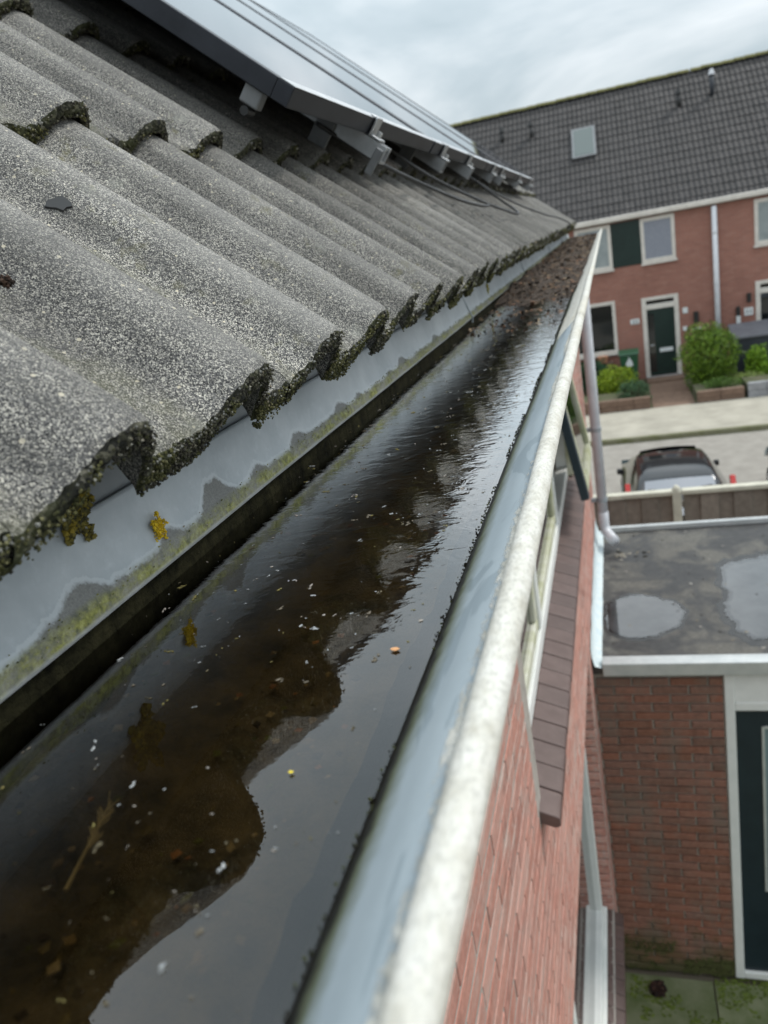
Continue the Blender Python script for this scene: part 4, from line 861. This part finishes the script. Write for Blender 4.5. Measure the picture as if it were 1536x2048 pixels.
def far_house(x0, x1, label, tiles_from):
    h = thing('terraced_house', label, 'house', ((x0 + x1) / 2, FYH, 0)); h.location = (0, 0, 0)
    wl_ = MB().box(x0 + .003, x1 - .003, FYH, FYH + .3, 0, 4.80).obj('wall', 'farbrick', h)
    bw = MB().box(x0 + .003, x1 - .003, FYH + 9.2, FYH + 9.5, 0, 4.80).obj('rear_wall', 'farbrick', h)
    e0 = (FYH - .10, 4.86); RLn = 6.15
    rp = lambda s, w_: (e0[0] + s * rc - w_ * rs, e0[1] + s * rs + w_ * rc)
    rf = MB().prism([rp(.02, -.05), rp(RLn, -.05), (rp(RLn, -.05)[0] * 2 - rp(.02, -.05)[0], rp(.02, -.05)[1]), (rp(RLn, -.1)[0] * 2 - rp(.02, -.1)[0], rp(.02, -.1)[1] - .1), rp(RLn, -.17), rp(.02, -.17)], x0 + .003, x1 - .003, 'x').obj('roof', 'deck', h)
    sp_ = [(c, r) for c in range(int((x1 - x0) / .3)) for r in range(18)]
    sp_.sort(key=lambda k: abs(x0 + k[0] * .3 - tiles_from)); rest = MB()
    for k, (c, r) in enumerate(sp_):
        y, z = rp(r * .343, 0); mt = Matrix.Translation((x0 + c * .3 + .001, y, z + uni(-.003, .003))) @ Matrix.Rotation(RP - .055, 4, 'X') @ Matrix.Rotation(uni(-.006, .006), 4, 'Z')
        if k < 300: o = link('roof_tile', ft_me, rf); o.matrix_local = mt
        else: rest.add([mt @ Vector(v) for v in tb.v], tb.f)
    if rest.v: ro = rest.obj('remaining_roof_tiles', 'fartile', rf); ro['kind'] = 'stuff'
    y, z = rp(RLn, 0); rd_ = None
    for i in range(int((x1 - x0) / .32)):
        if rd_ is None:
            m_ = MB(); n = 8; vs = []
            for q in (0, .315):
                for j in range(n + 1): a = math.pi * j / n; vs.append((q, math.cos(a) * .13, .005 + math.sin(a) * .10 + (0.012 if q == 0 else 0)))
            m_.add(vs, [(j, j + 1, n + 2 + j, n + 1 + j) for j in range(n)]); rd_ = m_.obj('ridge_tile', 'ridge', rf, True); o = rd_
        else: o = rd_.copy(); COL.objects.link(o)
        o.location = (x0 + i * .32, y + .01, z - .02 + uni(-.008, .008))
    g_ = MB(); g_.prism([(FYH - .17, 4.82), (FYH - .17, 4.93), (FYH - .15, 4.945), (FYH - .135, 4.93), (FYH - .135, 4.85), (FYH - .01, 4.85), (FYH - .01, 4.79), (FYH - .13, 4.79)], x0 + .002, x1 - .002, 'x'); g_.obj('gutter', 'pink', h)
    return h, rf, rp
hA, rfA, rpA = far_house(-6.13, 2.87, 'red brick house across the street with dark green panel, left of its downpipe', 2.87)
hB, rfB, rpB = far_house(2.87, 11.87, 'red brick house across the street, right of the pale downpipe', 2.87)
wA = win(hA, .88, 1.82, 3.50, 4.745, pane='curtain')
win(hA, -.98, .055, 3.48, 4.745, pane='blind'); MB().box(.058, .877, FYH - .02, FYH + .04, 3.50, 4.745).obj('green_panel', 'green', hA)
win(hA, -2.3, .025, .99, 2.55); win(hA, -4.5, -2.9, 3.48, 4.745, pane='curtain')
def fdoor(h, x0, x1, leafm, handle_left=True):
    f = MB(); t = .13; f.box(x0, x0 + t, FYH - .03, FYH + .05, .06, 2.50); f.box(x1 - t, x1, FYH - .03, FYH + .05, .06, 2.50); f.box(x0 + t, x1 - t, FYH - .03, FYH + .05, 2.40, 2.50); f.box(x0 + t, x1 - t, FYH - .03, FYH + .05, 2.14, 2.29)
    fo = bevel(f.obj('door_frame', 'pink', h), .01); MB().box(x0 + t, x1 - t, FYH - .002, FYH + .008, 2.29, 2.40).obj('transom_pane', 'glass', h)
    d = MB().box(x0 + t, x1 - t, FYH - .008, FYH + .03, .14, 2.14).obj('door', leafm, h)
    MB().box(x0 + t + .02, x0 + t + .20, FYH - .013, FYH - .0085, .25, 2.02).obj('side_pane', 'glass', d)
    bevel(MB().box(x0 + t + .31, x0 + t + .69, FYH - .02, FYH - .009, .84, .955).obj('letter_slot', 'sticker', d), .004)
    MB().tube([(x0 + t + .05, FYH - .01, 1.07), (x0 + t + .05, FYH - .06, 1.07), (x0 + t + .16, FYH - .06, 1.07)], .012, 8).obj('handle', 'alu', d)
    MB().box(x0, x1, FYH - .25, FYH - .031, .06, .125).obj('threshold', 'gravelgrey', h)
fdoor(hA, .78, 1.82, 'green'); fdoor(hB, 3.90, 4.95, 'shed')
win(hB, 3.91, 5.2, 3.49, 4.71, pane='blind'); win(hB, 6.2, 7.6, 3.49, 4.71); win(hB, 6.0, 8.4, .9, 2.5)
# roof window and vents
def on_far(rp, x, s, w_): y, z = rp(s, w_); return (x, y, z)
def far_box(rf, name, x0, x1, s0, s1, h0, h1, m, rp=rpA):
    q = [rp(s0, h0), rp(s1, h0), rp(s1, h1), rp(s0, h1)]; return MB().prism(q, x0, x1, 'x').obj(name, m, rf)
fw = far_box(rfA, 'roof_window', -.90, -.17, 2.98, 4.40, .02, .085, 'hookmetal'); 
q = [rpA(3.06, .0855), rpA(4.32, .0855), rpA(4.32, .092), rpA(3.06, .092)]; M['skyglass'] = glass_mat('roof_window_glass', (.10, .12, .11), .12); MB().prism(q, -.83, -.24, 'x').obj('roof_window_pane', 'skyglass', rfA)
def vent(rf, rp, x, s, hh, m, m2):
    y, z = rp(s, 0); MB().tube([(x, y, z - .1), (x, y, z + hh)], .065, 12).obj('vent_pipe', m, rf, True); MB().tube([(x, y, z + hh), (x, y, z + hh + .16)], .10, 12, r1=.045).obj('vent_cap', m2, rf)
vent(rfB, rpB, 3.36, 4.75, .55, 'shed', 'pvcw'); vent(rfA, rpA, 2.38, 4.55, .34, 'blackmetal', 'blackmetal'); vent(rfA, rpA, -2.16, 4.6, .34, 'blackmetal', 'blackmetal'); vent(rfA, rpA, -3.12, 4.75, .26, 'blackmetal', 'blackmetal')
dq = thing('downpipe', 'pale downpipe between the two houses across the street', 'downpipe', (2.87, FYH - .09, 0)); 
MB().tube([(0, 0, .06), (0, 0, 4.74)], .075, 14).obj('pipe', 'pvcw', dq, True)
for z in (1.2, 2.6, 4.0): MB().tube([(0, 0, z), (0, 0, z + .05)], .084, 14).obj('bracket', 'pvcw', dq)
# things on the facade
def lampw(x, z, label, s=1.):
    t_ = thing('wall_lamp', label, 'lamp', (x, FYH, z)); bevel(MB().box(-.05 * s, .05 * s, -.03, -.001, -.10 * s, .10 * s).obj('back_plate', 'blackmetal', t_), .01)
    MB().tube([(0, -.09, -.13 * s), (0, -.09, .13 * s)], .055 * s, 12).obj('lamp_body', 'blackmetal', t_); MB().tube([(0, -.02, 0), (0, -.08, 0)], .018, 8).obj('arm', 'blackmetal', t_); return t_
l1 = lampw(2.28, 1.74, 'dark wall lamp between the green door and the pale downpipe', 1.25); lampw(3.72, 2.08, 'round dark lantern above the number plate by the right house door', 1.0)
l2 = lampw(3.42, 1.74, 'slim dark wall lamp with pale lower glass beside the right downpipe', 1.0); MB().tube([(0, -.09, -.40), (0, -.09, -.135)], .06, 12).obj('lamp_glass', 'sticker', l2)
MB().box(-.12, .12, -.10, -.001, -.36, -.32).obj('lower_plate', 'sticker', l1)
def plate(x, z, w_, h_, label, m='sticker'):
    t_ = thing('number_plate', label, 'plate', (x, FYH, z)); bevel(MB().box(-w_ / 2, w_ / 2, -.02, -.001, -h_ / 2, h_ / 2).obj('plate', m, t_), .006)
    if w_ > .2: 
        for k in (-.05, .04): MB().box(k, k + .025, -.024, -.0205, -.05, .05).obj('mark', 'shed', t_)
plate(.56, 1.85, .26, .15, 'small pale plate on the wall left of the green door'); plate(1.99, 1.97, .14, .17, 'pale round bell box right of the green door frame'); plate(1.96, 1.44, .12, .12, 'small pale box above the hedge beside the green door'); plate(3.71, 1.68, .24, .22, 'pale house number plate on the right house')
# ================================================================== front gardens
def leafy(name, label, cat, loc, rx, ry, rz, n, cols, size, squash=0., seed=1):
    t_ = thing(name, label, cat, loc); f = MB()
    cl = [(Vector((uni(-1, 1), uni(-1, 1), uni(-1, 1))).normalized() * uni(.45, .95), uni(.22, .42)) for k in range(34)]
    for k in range(n):
        if k % 3 == 0: d = Vector((random.gauss(0, 1), random.gauss(0, 1), random.gauss(0, 1))).normalized(); p = d * (uni(.75, 1.02) + .14 * noise.noise(d * 2.7 + Vector((seed, 0, 0))))
        else: c_, r_ = random.choice(cl); p = c_ + Vector((random.gauss(0, 1), random.gauss(0, 1), random.gauss(0, 1))).normalized() * r_ * uni(.7, 1.05)
        if squash and p.z < 0: p.x *= 1 - squash * .5; p.y *= 1 - squash * .5
        P = Vector((p.x * rx, p.y * ry, rz + p.z * rz)); 
        if P.z < .02: continue
        a = Vector((random.gauss(0, 1), random.gauss(0, 1), random.gauss(0, .7))).normalized() * size * uni(.6, 1.3); b = a.cross(Vector((random.gauss(0, 1), random.gauss(0, 1), random.gauss(0, 1)))).normalized() * size * uni(.3, .6)
        g = uni(.75, 1.25); c_ = random.choice(cols); c_ = tuple(k_ * g for k_ in c_); f.face([P - a, P + b, P + a, P - b], 0, None, c_)
    f.obj('foliage', 'leafv', t_); s_ = MB()
    for k in range(7): a = k * .9; s_.tube([(0, 0, 0), (math.cos(a) * rx * .2, math.sin(a) * ry * .2, rz * .7), (math.cos(a) * rx * .55, math.sin(a) * ry * .55, rz * 1.45)], .022, 6, r1=.006)
    s_.obj('stems', 'bark', t_); return t_
leafy('hedge_bush', 'tall rounded dark green bush right of the green front door', 'bush', (2.36, 22.75, .06), .84, .72, .84, 15000, [(.085, .16, .014), (.14, .24, .02), (.19, .30, .024), (.035, .07, .008)], .034, .35)
leafy('shrub', 'yellow green shrub left of the garden path', 'shrub', (-.12, 22.9, .06), .62, .55, .46, 6000, [(.17, .26, .012), (.27, .37, .018), (.35, .43, .025), (.07, .12, .01)], .032, 0, 3)
leafy('shrub', 'blue green low shrub spilling over the planter by the path', 'shrub', (.32, 21.55, .06), .44, .42, .36, 5000, [(.035, .085, .035), (.055, .115, .05), (.08, .15, .065), (.02, .05, .02)], .024, 0, 5)
leafy('shrub', 'dark green shrub under the left ground floor window', 'shrub', (-.75, 23.9, .06), .5, .42, .50, 4000, [(.012, .05, .02), (.02, .07, .03), (.03, .085, .035)], .04, 0, 7)
leafy('shrub', 'pale yellow ground cover shrub beside the grey stone wall', 'shrub', (3.25, 22.4, .06), .52, .4, .20, 3800, [(.22, .28, .06), (.30, .36, .11), (.38, .43, .18), (.12, .18, .03)], .028, 0, 9)
leafy('shrub', 'bright green leafy shrub in front of the anthracite storage box', 'shrub', (3.55, 22.75, .06), .30, .28, .52, 2600, [(.10, .20, .012), (.16, .28, .016), (.22, .36, .02)], .038, 0, 11)
leafy('shrub', 'bright low greenery at the right edge of the garden', 'shrub', (4.15, 22.9, .06), .42, .4, .28, 2600, [(.14, .24, .012), (.20, .32, .02), (.09, .16, .01)], .034, 0, 12)
leafy('shrub', 'small green plants at the foot of the rounded bush', 'shrub', (2.55, 21.6, .30), .50, .28, .12, 1800, [(.05, .11, .015), (.09, .16, .02)], .024, 0, 15)
def planter(x0, x1, y0, y1, h_, m, label):
    t_ = thing('garden_wall', label, 'garden wall', ((x0 + x1) / 2, y0, 0)); t_.location = (0, 0, 0); n = max(2, int((x1 - x0) / .42)); d = (x1 - x0) / n
    for r in range(max(1, int(h_ / .14))):
        for i in range(n): bevel(MB().box(x0 + i * d + .005, x0 + (i + 1) * d - .005, y0, y0 + .16, .05 + r * h_ / max(1, int(h_ / .14)) , .05 + (r + 1) * h_ / max(1, int(h_ / .14)) - .006).obj('block', m, t_), .012)
    MB().box(x0, x1, y0 + .16, y1, .05, .05 + h_ - .06).obj('soil_bed', 'lawn', t_); return t_
planter(-3.5, .72, 20.97, 22.2, .36, 'steps', 'low brown wall in front of the shrubs left of the path'); planter(1.86, 2.98, 20.97, 22.2, .34, 'steps', 'low brown planter wall under the rounded bush'); planter(3.06, 5.2, 20.97, 22.0, .42, 'gravelgrey', 'low grey stone wall at the right end of the gardens')
pth = thing('garden_steps', 'brown brick path and steps up to the green front door', 'steps', (1.3, 22, 0)); pth.location = (0, 0, 0)
for i in range(6): MB().box(.78, 1.82, 20.96 + i * .64, 20.96 + i * .64 + .625, .0, .075 + i * .001 + (.05 if i > 4 else 0)).obj('step', 'steps', pth)
wb = thing('wheelie_bin', 'green wheelie bin with a white emblem beside the front door', 'bin', (.30, 24.3, .06))
bd = MB(); bd.add([(-.20, -.22, .06), (.20, -.22, .06), (.20, .22, .06), (-.20, .22, .06), (-.27, -.30, .98), (.27, -.30, .98), (.27, .30, .98), (-.27, .30, .98)], [(0, 3, 2, 1), (4, 5, 6, 7), (0, 1, 5, 4), (1, 2, 6, 5), (2, 3, 7, 6), (3, 0, 4, 7)]); bevel(bd.obj('body', 'bin', wb), .03)
ld = MB(); ld.prism([(-.34, .985), (.33, .985), (.33, 1.05), (.05, 1.10), (-.30, 1.03)], -.29, .29, 'x'); bevel(ld.obj('lid', 'bin', wb), .02); MB().tube([(-.22, .36, 1.0), (.22, .36, 1.0)], .018, 8).obj('handle', 'bin', wb)
em = MB(); em.prism([(.0, .92), (.08, .78), (.11, .66), (.03, .62), (-.09, .64), (-.10, .74), (-.04, .82)], -.3025, -.298, 'y'); em.obj('emblem', 'sticker', wb)
for s in (-.22, .22): MB().tube([(s - .03, .24, .10), (s + .03, .24, .10)], .10, 16).obj('wheel', 'rubber', wb)
sh = thing('storage_box', 'anthracite garden storage box with sloping grey lid by the right house', 'storage box', (3.95, 23.95, .06))
MB().box(-.85, .95, -.45, .45, 0, 1.10).obj('body', 'shed', sh); ld = MB(); ld.prism([(-.50, 1.105), (.48, 1.105), (.48, 1.40), (.40, 1.42), (-.50, 1.17)], -.89, .99, 'x'); bevel(ld.obj('lid', 'shedlid', sh), .015); MB().box(.04, .055, -.456, -.4505, .05, 1.05).obj('door_gap', 'blackmetal', sh)
tp = thing('flower_pot', 'terracotta pot on the sill under the left ground floor window', 'pot', (-.45, 24.88, .06)); m_ = MB(); m_.tube([(0, -.06, .70), (0, -.06, .90)], .13, 14, r1=.17); m_.obj('pot', 'terracotta', tp); MB().box(-.3, .3, -.16, .04, 0, .699).obj('pedestal', 'steps', tp)
